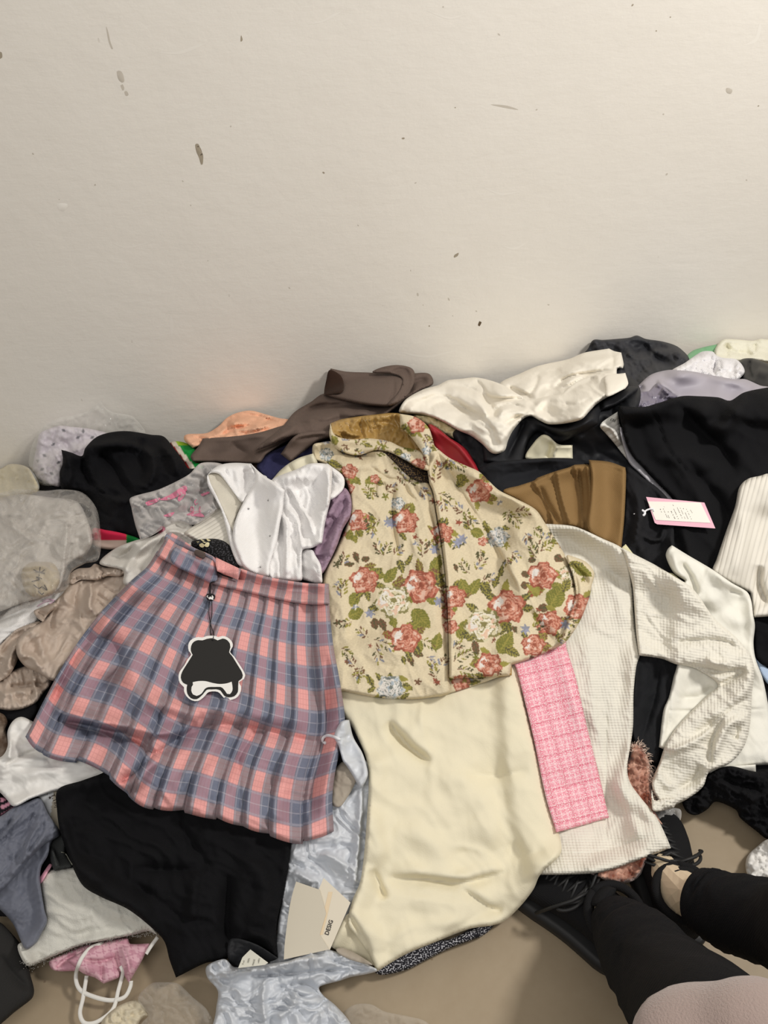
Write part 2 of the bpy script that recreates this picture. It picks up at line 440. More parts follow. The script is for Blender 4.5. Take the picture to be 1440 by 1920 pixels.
def painted(name, rough=.85, bs=.0006, weave=True, ws=1.0, spec=.2):
    if name in MATS: return MATS[name]
    k = NT(name); b = k.b; b.inputs['Roughness'].default_value = rough; b.inputs['Specular IOR Level'].default_value = spec
    at = k.n('ShaderNodeAttribute', attribute_name='paint'); uv = k.uv(); u, v = k.sep(uv)[0], k.sep(uv)[1]
    st = k.n('ShaderNodeCombineXYZ'); k.l(k.math('MULTIPLY', u, 160 * ws), st.inputs[0]); k.l(k.math('MULTIPLY', v, 620 * ws), st.inputs[1])
    h = k.noise(st.outputs[0], 1.0, 2, .6)
    col = at.outputs['Color']
    if weave: 
        col = k.mix(k.math('MULTIPLY', h, .5), col, k.mix(.55, col, (.25, .17, .08)), 'MIX')
        bp = k.bump(h, bs, .8); k.l(bp.outputs[0], b.inputs['Normal'])
    k.l(col, b.inputs['Base Color']); MATS[name] = k.m; return k.m
def plastic(name, c=(235, 235, 235), alpha=.25, rough=.12, bump=.002, milky=.0):
    if name in MATS: return MATS[name]
    k = NT(name); t = k.n('ShaderNodeBsdfTransparent'); t.inputs[0].default_value = (.97, .97, .97, 1)
    k.b.inputs['Base Color'].default_value = tuple(alb(c)) + (1,); k.b.inputs['Roughness'].default_value = rough; k.b.inputs['Specular IOR Level'].default_value = .9
    mx = k.n('ShaderNodeMixShader'); fr = k.n('ShaderNodeLayerWeight'); fr.inputs[0].default_value = .5
    n = k.noise(k.obj(), 40, 3, .6); bp = k.bump(n, bump, .7); k.l(bp.outputs[0], k.b.inputs['Normal']); k.l(bp.outputs[0], fr.inputs['Normal'])
    f = k.math('MULTIPLY_ADD', k.math('POWER', fr.outputs['Facing'], 2.2), .2 + alpha * 1.6, alpha * .8); f = k.math('MINIMUM', f, .97)
    k.l(f, mx.inputs[0]); k.l(t.outputs[0], mx.inputs[1]); k.l(k.b.outputs[0], mx.inputs[2]); k.l(mx.outputs[0], k.out.inputs[0])
    MATS[name] = k.m; return k.m
def simple(name, c, rough=.6, metal=0, spec=.4):
    if name in MATS: return MATS[name]
    k = NT(name); k.b.inputs['Base Color'].default_value = tuple(alb(c)) + (1,); k.b.inputs['Roughness'].default_value = rough; k.b.inputs['Metallic'].default_value = metal
    k.b.inputs['Specular IOR Level'].default_value = spec; n = k.noise(k.obj(), 200, 2); bp = k.bump(n, .0002, .3); k.l(bp.outputs[0], k.b.inputs['Normal'])
    MATS[name] = k.m; return k.m
def plaid(name, PK, MV, SL, LT, fine=(150, 60, 70), cols=1, pinkw=.42):
    k = NT(name); uv = k.uv(); s_ = k.sep(uv); u, v = s_[0], s_[1]
    k.b.inputs['Roughness'].default_value = .9; k.b.inputs['Specular IOR Level'].default_value = .15
    pu = k.pulse(u, .42, .40, .03); pv = k.pulse(v, 0, .44, .03)
    p = k.math('ADD', k.math('MULTIPLY', pu, .5), k.math('MULTIPLY', pv, .5))
    g1 = k.n('ShaderNodeMapRange'); k.l(p, g1.inputs[0]); g1.inputs[1].default_value = 0; g1.inputs[2].default_value = .5
    g2 = k.n('ShaderNodeMapRange'); k.l(p, g2.inputs[0]); g2.inputs[1].default_value = .5; g2.inputs[2].default_value = 1
    mv = k.mix(pu, tuple(alb((150, 132, 136))), tuple(alb(MV)))
    c = k.mix(g1.outputs[0], tuple(alb(SL)), mv); c = k.mix(g2.outputs[0], c, tuple(alb(PK)))
    # pale edges beside the wide stripes
    e = k.math('MAXIMUM', k.pulse(u, .17, .05, .02), k.pulse(u, .67, .05, .02)); e2 = k.math('MAXIMUM', k.pulse(v, .26, .05, .02), k.pulse(v, .74, .05, .02))
    c = k.mix(k.math('MULTIPLY', k.math('MAXIMUM', e, e2), .45), c, tuple(alb(LT)))
    # thin white line through the blue
    w1 = k.math('MAXIMUM', k.math('MULTIPLY', k.pulse(u, .92, .025, .012), 1), k.math('MULTIPLY', k.pulse(v, .5, .022, .012), 1))
    c = k.mix(k.math('MULTIPLY', w1, .32), c, tuple(alb((205, 205, 212))))
    # thin dark lines inside the pink stripes
    d = None
    for q in (-.12, 0, .12):
        a1 = k.pulse(u, .42 + q, .018, .012); a2 = k.pulse(v, q, .018, .012); m = k.math('MAXIMUM', a1, a2); d = m if d is None else k.math('MAXIMUM', d, m)
    c = k.mix(k.math('MULTIPLY', d, .22), c, tuple(alb(fine)))
    tw = k.math('FRACT', k.math('MULTIPLY', k.math('ADD', k.math('MULTIPLY', u, 1.0), k.math('MULTIPLY', v, 1.6)), 46))
    fz = k.noise(uv, 90, 2, .6)
    c = k.mix(.16, c, k.mix(k.math('GREATER_THAN', fz, .5), tuple(alb(SL)), tuple(alb((235, 205, 200)))))
    bp = k.bump(tw, .0003, .5); k.l(bp.outputs[0], k.b.inputs['Normal']); k.l(c, k.b.inputs['Base Color'])
    MATS[name] = k.m; return k.m
BLK = fabric('black_cotton', (22, 22, 24), .95, 'plain', var=.1, spec=.1)
BLK2 = fabric('black_satin', (30, 31, 35), .62, 'satin', var=.1, spec=.3)
WHT = fabric('white_cotton', (236, 234, 232), .85)
CRM = fabric('cream_jersey', (238, 231, 214), .9, 'crepe')
# ---------------------------------------------------------------- room
def quad(name, V, mat, kind='structure', th=None):
    o = mkmesh(name, V, [[0, 1, 2, 3]], mat, smooth=False); o['kind'] = kind; return o
def m_wall():
    k = NT('painted_plaster'); o = k.obj(); k.b.inputs['Roughness'].default_value = .7; k.b.inputs['Specular IOR Level'].default_value = .3
    big = k.noise(o, 1.3, 4, .6); c = k.mix(big, tuple(alb((224, 219, 210))), tuple(alb((233, 229, 221))))
    st = k.n('ShaderNodeMapping'); st.inputs['Scale'].default_value = (2.2, 2.2, 9); st.inputs['Rotation'].default_value = (0, .5, 0); k.l(o, st.inputs[0])
    sm = k.noise(st.outputs[0], 1.6, 5, .65); sc = k.n('ShaderNodeValToRGB'); sc.color_ramp.elements[0].position = .60; sc.color_ramp.elements[1].position = .78; k.l(sm, sc.inputs[0])
    c = k.mix(k.math('MULTIPLY', sc.outputs[0], .25), c, tuple(alb((238, 235, 228))))
    # small dark chips and scuffs
    mp = k.n('ShaderNodeMapping'); mp.inputs['Scale'].default_value = (1.6, 1.6, .75); mp.inputs['Rotation'].default_value = (0, .5, 0); k.l(o, mp.inputs[0])
    vo = k.n('ShaderNodeTexVoronoi'); vo.inputs['Scale'].default_value = 9; k.l(mp.outputs[0], vo.inputs['Vector'])
    m1 = k.math('LESS_THAN', k.math('ADD', vo.outputs['Distance'], k.math('MULTIPLY', k.noise(o, 60, 2), .07)), .062)
    rn = k.n('ShaderNodeSeparateColor'); k.l(vo.outputs['Color'], rn.inputs[0]); m1 = k.math('MULTIPLY', m1, k.math('GREATER_THAN', rn.outputs[0], .62))
    c = k.mix(k.math('MULTIPLY', m1, .22), c, tuple(alb((160, 148, 130))))
    b1 = k.noise(o, 7, 5, .6); b2 = k.noise(st.outputs[0], 5, 5, .7)
    h = k.math('ADD', k.math('MULTIPLY', b1, .6), k.math('ADD', k.math('MULTIPLY', b2, .14), k.math('MULTIPLY', m1, -.25)))
    bp = k.bump(h, .010, .6); k.l(bp.outputs[0], k.b.inputs['Normal']); k.l(c, k.b.inputs['Base Color']); return k.m
def m_floor():
    k = NT('dusty_concrete'); o = k.obj(); k.b.inputs['Roughness'].default_value = .55
    a = k.noise(o, 3, 5, .65); b = k.noise(o, 26, 4, .7); c = k.mix(a, tuple(alb((134, 117, 92))), tuple(alb((166, 149, 124))))
    c = k.mix(k.math('MULTIPLY', b, .35), c, tuple(alb((178, 164, 142))))
    vo = k.n('ShaderNodeTexVoronoi'); vo.inputs['Scale'].default_value = 16; k.l(o, vo.inputs['Vector']); m = k.math('LESS_THAN', vo.outputs['Distance'], .035)
    c = k.mix(k.math('MULTIPLY', m, .5), c, tuple(alb((110, 90, 66))))
    bp = k.bump(b, .001, .4); k.l(bp.outputs[0], k.b.inputs['Normal']); k.l(c, k.b.inputs['Base Color']); return k.m
MW = m_wall(); MF = m_floor()
a = WA - WD * 2.2; b = WB + WD * 2.2; B_ = WN * -.12
def boxpts(a, b, nrm, th, z0, z1):
    o = -nrm * th
    V = [a + [0, 0, z0], b + [0, 0, z0], b + [0, 0, z1], a + [0, 0, z1]]; V += [v + o for v in V]
    return np.array(V), [[0, 1, 2, 3], [5, 4, 7, 6], [1, 5, 6, 2], [4, 0, 3, 7], [3, 2, 6, 7], [4, 5, 1, 0]]
V, F = boxpts(a, b, WN, .12, 0, 3.1); wall = mkmesh('wall_back', V, F, MW, smooth=False); wall['kind'] = 'structure'
V = np.array([[-3.2, -1.6, 0], [4.2, -1.6, 0], [4.2, 4.4, 0], [-3.2, 4.4, 0]]); V = np.vstack([V, V - [0, 0, .1]])
fl = mkmesh('floor', V, [[0, 1, 2, 3], [7, 6, 5, 4], [0, 4, 5, 1], [1, 5, 6, 2], [2, 6, 7, 3], [3, 7, 4, 0]], MF, smooth=False); fl['kind'] = 'structure'
# chips, scratches and trowel marks the photo shows, as shallow flakes on the wall
CH = simple('chipped_plaster', (160, 150, 132), .9); CH2 = simple('scuffed_plaster', (196, 189, 177), .9); CHD = simple('dark_chip', (95, 80, 60), .95); CHL = simple('pale_trowel_mark', (232, 228, 220), .8)
def flake(name, spec, mat, h=.0015):
    poly = curve(spec, True, 3); V2, F = mesh2d(poly, 6); d = rays(V2); A = CAM + d * wall_t(d)[:, None]
    n = len(V2); dd = np.minimum(dist(V2, poly), 3) / 3; Bm = A + WN[None] * (h * dd + .0002)[:, None]
    f = F[0]
    if np.cross(Bm[f[1]] - Bm[f[0]], Bm[f[2]] - Bm[f[0]]) @ WN < 0: F = [g[::-1] for g in F]
    return mkmesh(name, Bm, F, mat, wall)
flake('chip', '366,271 372,270 377,282 381,292 380,308 377,309 373,296 368,284', CH); flake('chip', '370,274 375,276 380,290 376,292', CHD, .003)
flake('chip', '219,134 226,133 231,140 233,152 229,155 222,149', CH2); flake('chip', '226,160 230,158 233,166 230,170', CH2); flake('chip', '233,172 238,171 241,178 236,180', CH2)
flake('chip', '199,50 203,60 207,78 212,92 209,92 203,76', CH2); flake('chip', '108,382 126,382 126,390 118,396 109,392', CHL); flake('chip', '-4,98 3,98 4,108 -3,110', CH)
flake('chip', '452,66 455,75 451,78', CH); flake('chip', '852,478 860,474 858,480 851,483', CH); flake('chip', '899,602 903,604 899,612 896,610', CHD)
flake('chip', '920,196 950,198 972,206 945,202', CH2, .003); flake('chip', '1362,165 1373,168 1370,176 1362,173', CH2)
for s in ('295,98 330,97 368,85 388,80 370,90 335,102', '578,45 605,38 622,28 640,22 622,34 600,43', '210,455 240,462 285,452 240,466', '940,460 965,464 990,452 966,468', '700,400 715,396 722,380 716,398',
          '905,350 940,362 978,358 940,366', '228,580 234,592 244,606 236,598', '1395,85 1415,72 1424,45 1428,52 1418,78', '800,20 840,32 872,27 842,36', '750,660 800,667 860,655 800,671', '320,590 326,608 322,630 318,610'):
    flake('trowel_mark', s, CHL, .002)
rs = random.Random(3)
for i in range(46):
    x, y = rs.uniform(0, 1440), rs.uniform(5, 620); r_ = rs.uniform(.7, 2.0); l_ = rs.uniform(.8, 2.2); a_ = rs.uniform(-1, 1.5)
    q = [(x + math.cos(a_) * r_ * l_ * math.cos(t) - math.sin(a_) * r_ * math.sin(t), y + math.sin(a_) * r_ * l_ * math.cos(t) + math.cos(a_) * r_ * math.sin(t)) for t in (0, 1.1, 2, 3.2, 4.3, 5.3)]
    flake('chip', q, rs.choice([CH2, CH2, CH, CHL]), .002)
# ---------------------------------------------------------------- the pile, from the bottom layer up
BUR = fabric('buried_black_knit', (24, 24, 27), .95, 'plain', var=.1)
o = cloth('clothes_heap', '-60,930 20,900 70,880 130,830 250,815 340,845 420,800 560,790 640,730 780,730 900,740 1060,700 1150,690 1250,680 1400,690 1540,700 1560,1000 1560,1480 1440,1520 1300,1470 1220,1560 1120,1600 1000,1640 900,1700 780,1770 640,1780 500,1740 340,1740 260,1710 120,1740 20,1720 -60,1700 -80,1300', BUR, sp=10, th=.006, wr=(.006, 55, 20, 2, 3), br=20)
tag(o, 'black clothes buried under the pile, showing in the gaps between the garments', 'clothes', kind='stuff')

# far left corner
LIL = painted('dotted_lilac_cotton', .8, .0003, False)
def p_dots(p):
    c = np.tile(lin((222, 214, 222)), (len(p), 1)); 
    for x, y in ((237,480),(290,503),(360,258),(465,265),(300,340),(250,400),(330,440),(440,300),(520,300),(215,430)):
        d = np.hypot(p[:, 0] - x / 3, p[:, 1] - 720 - y / 3); c[d < 3.0] = lin((96, 92, 104))
    return c
o = cloth('shirt', 'A235,270 330,235 400,240 520,255 620,290 560,360 500,420 430,430 365,380 350,450 345,570 290,570 215,530 185,470 200,380 215,300', LIL, sp=3, th=.012, puff=.03, pw_=30, wr=(.006, 16, 60, 2.2, 5), paint=p_dots,
          folds=(('A380,300 400,380 470,400', 4, 8, -.008), ('A240,300 230,400 260,520', 5, 9, .006)))
tag(o, 'pale lilac shirt with dark dots packed in clear film by the wall', 'shirt')
PL = plastic('clear_film', (250, 246, 238), .16, .05)
o = cloth('plastic_bag', 'A285,215 330,190 400,180 500,150 570,95! 590,130 640,160 700,170 750,185 800,240 815,275 700,330 500,360 380,420 330,560 215,560 165,480 170,380 220,260', PL, film=True, sp=3, th=.012, puff=.03, pw_=26, cr=(.016, 24, 3, 7), edge=6)
tag(o, 'clear knotted plastic bag against the wall over the dotted lilac shirt', 'bag')
YEL = fabric('pale_yellow_cloth', (205, 190, 150), .9)
o = cloth('cloth', 'A-60,500 0,480 60,450 150,465 190,520 220,600 150,640 0,680 -60,680', YEL, sp=5, th=.01, puff=.02, pw_=20, wr=(.006, 16, 10, 2, 8))
tag(o, 'pale yellow cloth showing through clear plastic at the left edge', 'cloth')
CT = painted('striped_knit', .85, .0003, False)
def p_xmas(p):
    c = np.tile(lin((20, 140, 60)), (len(p), 1)); x = (p[:, 0]) * 3; y = (p[:, 1] - 720) * 3
    c[(y < 345) & (x > 985)] = lin((150, 190, 40)); c[(x - y * .75) < 745] = lin((215, 205, 190)); c[(x - y * .75) < 715] = lin((140, 28, 30)); c[(x - y * .75 > 770) & (y > 420) & (y < 445)] = lin((140, 28, 30))
    return c
o = cloth('sweater', 'A955,335 990,322 1040,330 1100,360 1120,420 1140,480 1060,490 1020,450 970,380', CT, sp=2.5, th=.014, puff=.02, pw_=16, paint=p_xmas, wr=(.004, 18, 40, 2, 2))
tag(o, 'green sweater with white stripe and dark red trim right of the black bundle', 'sweater')
PEA = fabric('peach_cotton', (243, 190, 158), .9, var=.03)
o = cloth('shirt', 'B68,420 90,410 180,405 240,370 280,330 330,305 400,293 470,310 540,330 610,345 580,400 300,460 160,470 110,480! 70,445', PEA, sp=3.5, th=.012, puff=.03, pw_=24, wr=(.006, 15, -20, 2.6, 11),
          folds=(('B240,430 330,400 460,380 560,340', 5, 9, .012), ('B150,440 230,420 330,350 420,330', 4, 7, .008), ('B260,350 300,380 420,360', 5, 4, -.008), ('B330,330 420,340 540,350', 3, 4, -.006), ('B240,400 260,350 340,310 440,320 560,360', 3, 6, -.009), ('B200,440 290,400 400,400 520,370', 3, 6, -.009), ('B300,360 380,360 470,370', 3, 5, .008), ('B120,420 180,440 240,430', 3, 4, -.006), ('B270,330 290,380 260,420', 3, 4, -.006)))
tag(o, 'peach shirt crumpled against the wall behind the taupe trousers', 'shirt')

# navy and brown under the taupe trousers
o = cloth('skirt', 'B380,575 420,520 470,490 480,560 440,600 400,600', fabric('dark_brown_cloth', (58, 40, 32), .9), sp=5, th=.008); tag(o, 'dark brown scrap of clothing beside the navy top', 'skirt')
o = cloth('top', 'B430,575 470,520 560,470 660,440 720,470 720,560 640,620 520,655 480,640', fabric('navy_jersey', (48, 48, 82), .9), sp=4, th=.008, puff=.01, wr=(.003, 26, 60, 2, 4), folds=(('B470,500 540,505 600,520', 3, 5, .004),))
tag(o, 'navy blue top showing between the taupe trousers and the white shirt', 'top')

# black bundle
o = cloth('shirt', 'A345,370! 400,385 460,405 480,360 540,300 620,272 720,265 850,285 920,295 970,350 1030,430 1060,475 1110,480 1100,560 1000,700 800,900 785,880! 700,850 560,835 540,740 520,650 450,600 345,600! 335,500 355,440', fabric('black_jersey', (21, 21, 24), .95, 'plain', var=.08, spec=.12), sp=4, th=.014, puff=.055, pw_=60,
          wr=(.004, 34, 40, 2.2, 21), folds=(('A470,400 480,500 560,600 700,640', 5, 9, -.014), ('A530,370 600,340 760,350 860,420 850,540 760,600', 7, 9, .014), ('A560,390 640,460 700,560 760,620', 5, 10, -.012),
          ('A800,300 800,420 840,520', 5, 7, -.008), ('A900,330 980,430 1000,520', 6, 8, .010), ('A500,560 640,640 740,660', 5, 9, .012), ('A480,600 560,700 640,760', 5, 6, -.006), ('A380,400 400,500 380,580', 5, 5, .006)))
tag(o, 'black jersey shirt bundled into a mound at the far left', 'shirt')
o = cloth('garment', 'A520,815 600,822 700,842 785,872 800,900 760,925 600,930 520,900', painted('striped_knit'), sp=2.5, th=.01, puff=.008, pw_=10, paint=lambda p: np.where((p[:, :1] > 237.5), lin((12, 112, 48)), np.where((p[:, 1:] < 1012) , lin((205, 40, 75)), lin((212, 190, 178)))))
tag(o, 'bright pink and green garment peeking out below the black bundle', 'garment')

# taupe trousers
TAU = fabric('taupe_gabardine', (104, 89, 81), .8, 'plain', var=.04, spec=.2)
t = thing('trousers', 'taupe trousers with a rolled leg thrown against the wall behind the floral jacket', 'trousers', 600, 800)
cloth('leg', 'B160,432! 330,420 450,400 570,365 700,340 800,400 740,410 600,440 480,510 440,555 250,552 110,547! 100,520 140,470', TAU, t, sp=4, th=.010, puff=.02, pw_=40, folds=(('B160,440 330,432 480,412', 3, 4, .003), ('B300,450 350,490 420,530', 8, 14, -.004)))
cloth('seat', 'B700,250 760,210 900,190 1000,160 1200,110 1290,108 1312,160 1250,192 1180,232 1110,290 1050,330 860,370 800,410 620,425 480,475 415,495 480,440 560,370 620,300', TAU, t, sp=4, th=.012, puff=.045, pw_=60, wr=(.003, 40, -30, 2.5, 31),
      folds=(('B600,340 700,280 860,262 1100,268', 4, 12, -.010), ('B640,380 720,330 840,330', 8, 12, .008), ('B470,470 570,400 650,350', 5, 10, .008), ('B1180,230 1220,150 1290,140', 6, 8, -.012), ('B840,300 1000,300', 8, 8, .004), ('B600,340 640,330 740,270 800,255', 3, 8, -.006), ('B700,330 760,350 860,330 1000,340', 3, 7, -.004), ('B560,390 620,360 700,350', 3, 6, -.005)))
cloth('leg', 'B550,510! 600,440 640,410 700,398 800,395 830,420 760,440 690,480 600,550!', TAU, t, sp=4, th=.010, puff=.012, pw_=20, folds=(('B620,440 700,425 780,415', 3, 5, -.005),))
cloth('cuff', 'B800,82! 880,98 1000,103 1120,112 1180,130 1170,200 1110,268 1000,268 870,245 765,215! 780,140', TAU, t, sp=4, th=.016, puff=.03, pw_=36, folds=(('B1115,115 1115,200 1090,262', 3, 3, -.004),))
cloth('cuff_opening', 'B795,90 850,118 866,170 850,205 800,213 768,211 778,140', fabric('cuff_opening_shade', (52, 34, 24), .9), t, sp=3, th=.003, puff=-.0, label='dark open end of the rolled trouser leg')  # dark brown sheet paints the shade inside the open leg end
cloth('fold', 'B1010,103 1050,78 1130,65 1200,78 1222,110 1215,160 1180,220 1120,264 1085,262 1140,200 1160,140 1120,112', TAU, t, sp=3.5, th=.012, puff=.03, pw_=22, folds=(('B1100,95 1170,95 1190,150 1165,210 1130,245', 5, 7, -.018),))

# top right corner
o = cloth('plastic_bag', 'D780,300 850,240 1000,200 1060,200 1040,280 900,330 790,330', simple('green_plastic', (120, 175, 130), .4), sp=4, th=.008, cr=(.004, 20, 2)); tag(o, 'pale green plastic bag behind the pile near the top right corner', 'bag')
QT = fabric('black_nylon', (46, 47, 52), .6, 'satin', var=.08, spec=.35)
o = cloth('jacket', 'D5,235 50,160 130,158 240,150 340,140 400,123 470,150 600,170 700,200 760,240 815,310 800,420 600,560 450,720 300,760 240,900 60,960 -150,900 -200,600 -60,300', QT, sp=4, th=.014, puff=.05, pw_=60, wr=[(.006, 24, 55, 2.6, 41), (.003, 12, 30, 2, 43)],
          folds=(('D230,180 330,230 360,300', 5, 8, .010), ('D430,170 520,260 620,330 680,380', 6, 10, -.012), ('D480,240 560,260 760,280', 6, 8, .010), ('D600,190 700,230 790,310', 5, 9, .010), ('D60,180 30,240', 4, 6, -.006), ('D340,520 420,420 520,330', 8, 10, -.008)))
tag(o, 'crinkled black nylon jacket at the top of the pile right of the cream hoodie', 'jacket')
CRT = fabric('cream_top_cotton', (233, 230, 212), .9)
o = cloth('shirt', 'D1010,260 1050,180 1100,152 1200,155 1320,165 1380,150 1440,155 1700,150 1700,420 1440,340 1300,320 1150,330 1040,330', CRT, sp=4, th=.012, puff=.035, pw_=30, wr=(.004, 22, 10, 2, 12),
          folds=(('D1080,200 1180,250 1320,270', 6, 6, -.010), ('D1110,180 1120,240 1110,290', 3, 5, -.006), ('D1340,180 1330,260', 3, 5, -.006)))
tag(o, 'cream shirt with its collar up in the top right corner by the wall', 'shirt')
o = cloth('bag', 'D1205,340 1240,308 1320,305 1400,330 1500,370 1700,420 1700,640 1400,560 1300,510 1230,470 1225,400', fabric('black_leatherette', (24, 24, 27), .5, 'satin', var=.05, spec=.35), sp=4, th=.014, puff=.035, pw_=30, folds=(('D1300,310 1290,400 1320,480', 4, 6, -.008), ('D1350,400 1450,430', 6, 9, .008)))
tag(o, 'small black rounded bag at the right edge under the cream collar', 'bag')
o = cloth('blouse', 'D670,410 780,340 850,290 920,250 1000,250 1030,280 1080,300 1180,310 1230,350 1255,410 1220,460 1170,500 1000,470 800,450', fabric('white_seersucker', (232, 230, 232), .8), sp=3, th=.012, puff=.035, pw_=24, wr=[(.007, 12, 80, 3, 51), (.003, 7, 60, 2, 53)],
          folds=(('D1030,290 1020,360 1000,430', 4, 5, -.012), ('D800,380 900,300 990,265', 4, 6, .006)))
tag(o, 'white crinkled blouse gathered on top of the lavender satin garment', 'blouse')
LAV = fabric('lavender_satin', (168, 163, 172), .55, 'satin', var=.03, spec=.4)
t = thing('dress', 'grey lavender satin dress beneath the big black skirt at the right', 'dress', 1290, 740)
cloth('skirt', 'D285,700 300,650 330,600 400,530 500,440 600,405 700,395 850,410 1000,440 1180,470 1260,470 1380,520 1440,530 1700,600 1700,800 1140,740 700,760 300,760', LAV, t, sp=4, th=.012, puff=.035, pw_=40,
      folds=(('D560,480 640,530 730,610', 3, 8, .010), ('D700,420 900,500 1150,560', 16, 16, .004), ('D900,430 1100,480 1300,540', 6, 7, .004), ('D340,690 380,580 460,520', 3, 5, -.010), ('D310,680 350,590 420,520', 3, 3, .006)))
cloth('lining', 'D380,690 385,610 430,570 500,560 560,500 600,520 660,570 720,608 640,640 500,690', fabric('dark_lavender_lining', (120, 114, 130), .35, 'satin', var=.03, spec=.6), t, sp=2.5, th=.004, wr=(.006, 9, 60, 2, 61),
      folds=(('D430,590 500,620 560,650', 4, 4, -.012), ('D520,520 590,600 580,660', 4, 5, -.014), ('D610,540 660,590', 3, 4, .010)), label='shiny darker lining inside the open neck')

# cream trousers across the top
o = cloth('top', 'C50,585 160,580 220,605 280,640 345,690 310,730 240,700 130,640', fabric('butter_satin', (226, 214, 170), .45, 'satin', var=.03, spec=.4), sp=3, th=.01, puff=.015, pw_=14, wr=(.005, 12, 50, 2, 71)); tag(o, 'pale yellow satin top peeking between the red bag and the cream hoodie', 'top')

# black satin coat in the middle
t = thing('coat', 'black satin coat spread in the middle of the pile behind the brown pleated skirt', 'coat', 1050, 880)
cloth('back', 'C290,700 400,640 480,600 600,520 900,500 1150,400 1340,330 1440,420 1420,560 1330,640 1340,780 1440,880 1500,1000 1480,1300 1440,1440 1340,1480 1100,1300 620,1100 500,1040 400,860', BLK2, t, sp=5, th=.012, puff=.012, pw_=40,
      wr=[(.004, 26, 30, 2.4, 81)], folds=(('C1000,700 1120,760 1260,900', 6, 9, .004), ('C960,680 1100,640 1200,640', 8, 8, .006)))
cloth('collar', 'C480,870! 480,640 700,600 790,570 900,640 1000,640 1150,540 1250,460 1340,410 1430,420 1300,520 1200,560 1190,600 1180,640 1060,700 960,750 900,745 850,700 800,690 750,760 700,900', BLK2, t, sp=4, th=.012, puff=.02, pw_=24,
      folds=(('C740,610 700,700 620,860', 5, 8, -.010), ('C780,600 880,660 1000,680 1180,590', 5, 8, .010), ('C820,650 920,710 1060,690', 4, 6, -.008), ('C1190,480 1200,560 1190,620', 4, 6, -.010)))
o = cloth('pouch', 'C740,850 790,750 840,705 880,712 940,762 1025,768! 1028,860! 900,870', fabric('cream_satin', (238, 232, 205), .5, 'satin', var=.03), sp=3, th=.01, puff=.014, pw_=20, folds=(('C900,740 905,800 880,850', 3, 5, -.010), ('C940,765 920,800 900,840', 3, 4, .006))); tag(o, 'small cream satin piece lying on the black coat', 'pouch')
o = cloth('trousers', 'C440,930 500,885 560,868 760,852 900,846 1030,850 1130,872 1150,920 1030,930 900,960 760,1020 620,1090 540,1090', fabric('black_crepe', (31, 32, 36), .85, 'plain', var=.06, spec=.2), sp=4, th=.010, puff=.02, pw_=34, wr=(.002, 30, -10, 3, 7), folds=(('C560,880 760,865 1000,862', 3, 4, .003), ('C600,940 760,930 900,880', 10, 14, -.005)))
tag(o, 'black trouser leg lying above the brown pleated skirt', 'trousers')
o = cloth('handbag', 'J595,95 640,110 700,160 790,225 850,335 850,370 760,340 650,250 600,170', fabric('red_leather', (158, 34, 46), .35, 'satin', var=.03, spec=.5), sp=4, th=.014, puff=.025, pw_=24, folds=(('J640,120 740,200 830,310', 3, 4, .004),))
tag(o, 'red leather bag wedged behind the shoulder of the floral jacket', 'bag')

t = thing('hoodie', 'cream white hoodie stretched along the top with both cuffs to the right', 'hoodie', 960, 760)
CH_ = fabric('cream_sweatshirt', (236, 230, 217), .92, 'crepe', var=.02)
cloth('sleeve', 'C560,440 590,380 700,330 820,280 1000,240 1100,200 1250,175! 1280,190 1325,200! 1340,270 1335,295! 1300,300 1290,345 1150,390 1000,440 960,480 740,520 600,520', CH_, t, sp=3.5, th=.014, puff=.03, pw_=36, wr=(.003, 26, -25, 3, 91),
      folds=(('C620,420 720,460 800,480', 5, 8, -.012), ('C680,420 860,330 1100,270 1270,240', 8, 14, .007), ('C900,430 1000,350 1180,320 1290,300', 4, 6, -.012), ('C780,370 820,330 960,300', 5, 8, -.006), ('C1262,180 1276,240 1268,300', 3, 3, -.003), ('C820,340 800,400 760,460', 3, 8, -.006), ('C960,440 1010,400 1100,350 1200,330', 3, 8, -.010), ('C620,400 700,440 780,470', 3, 7, -.008), ('C860,410 940,430 1000,400', 3, 6, -.006), ('C1020,260 1120,300 1290,250', 6, 12, -.003)))
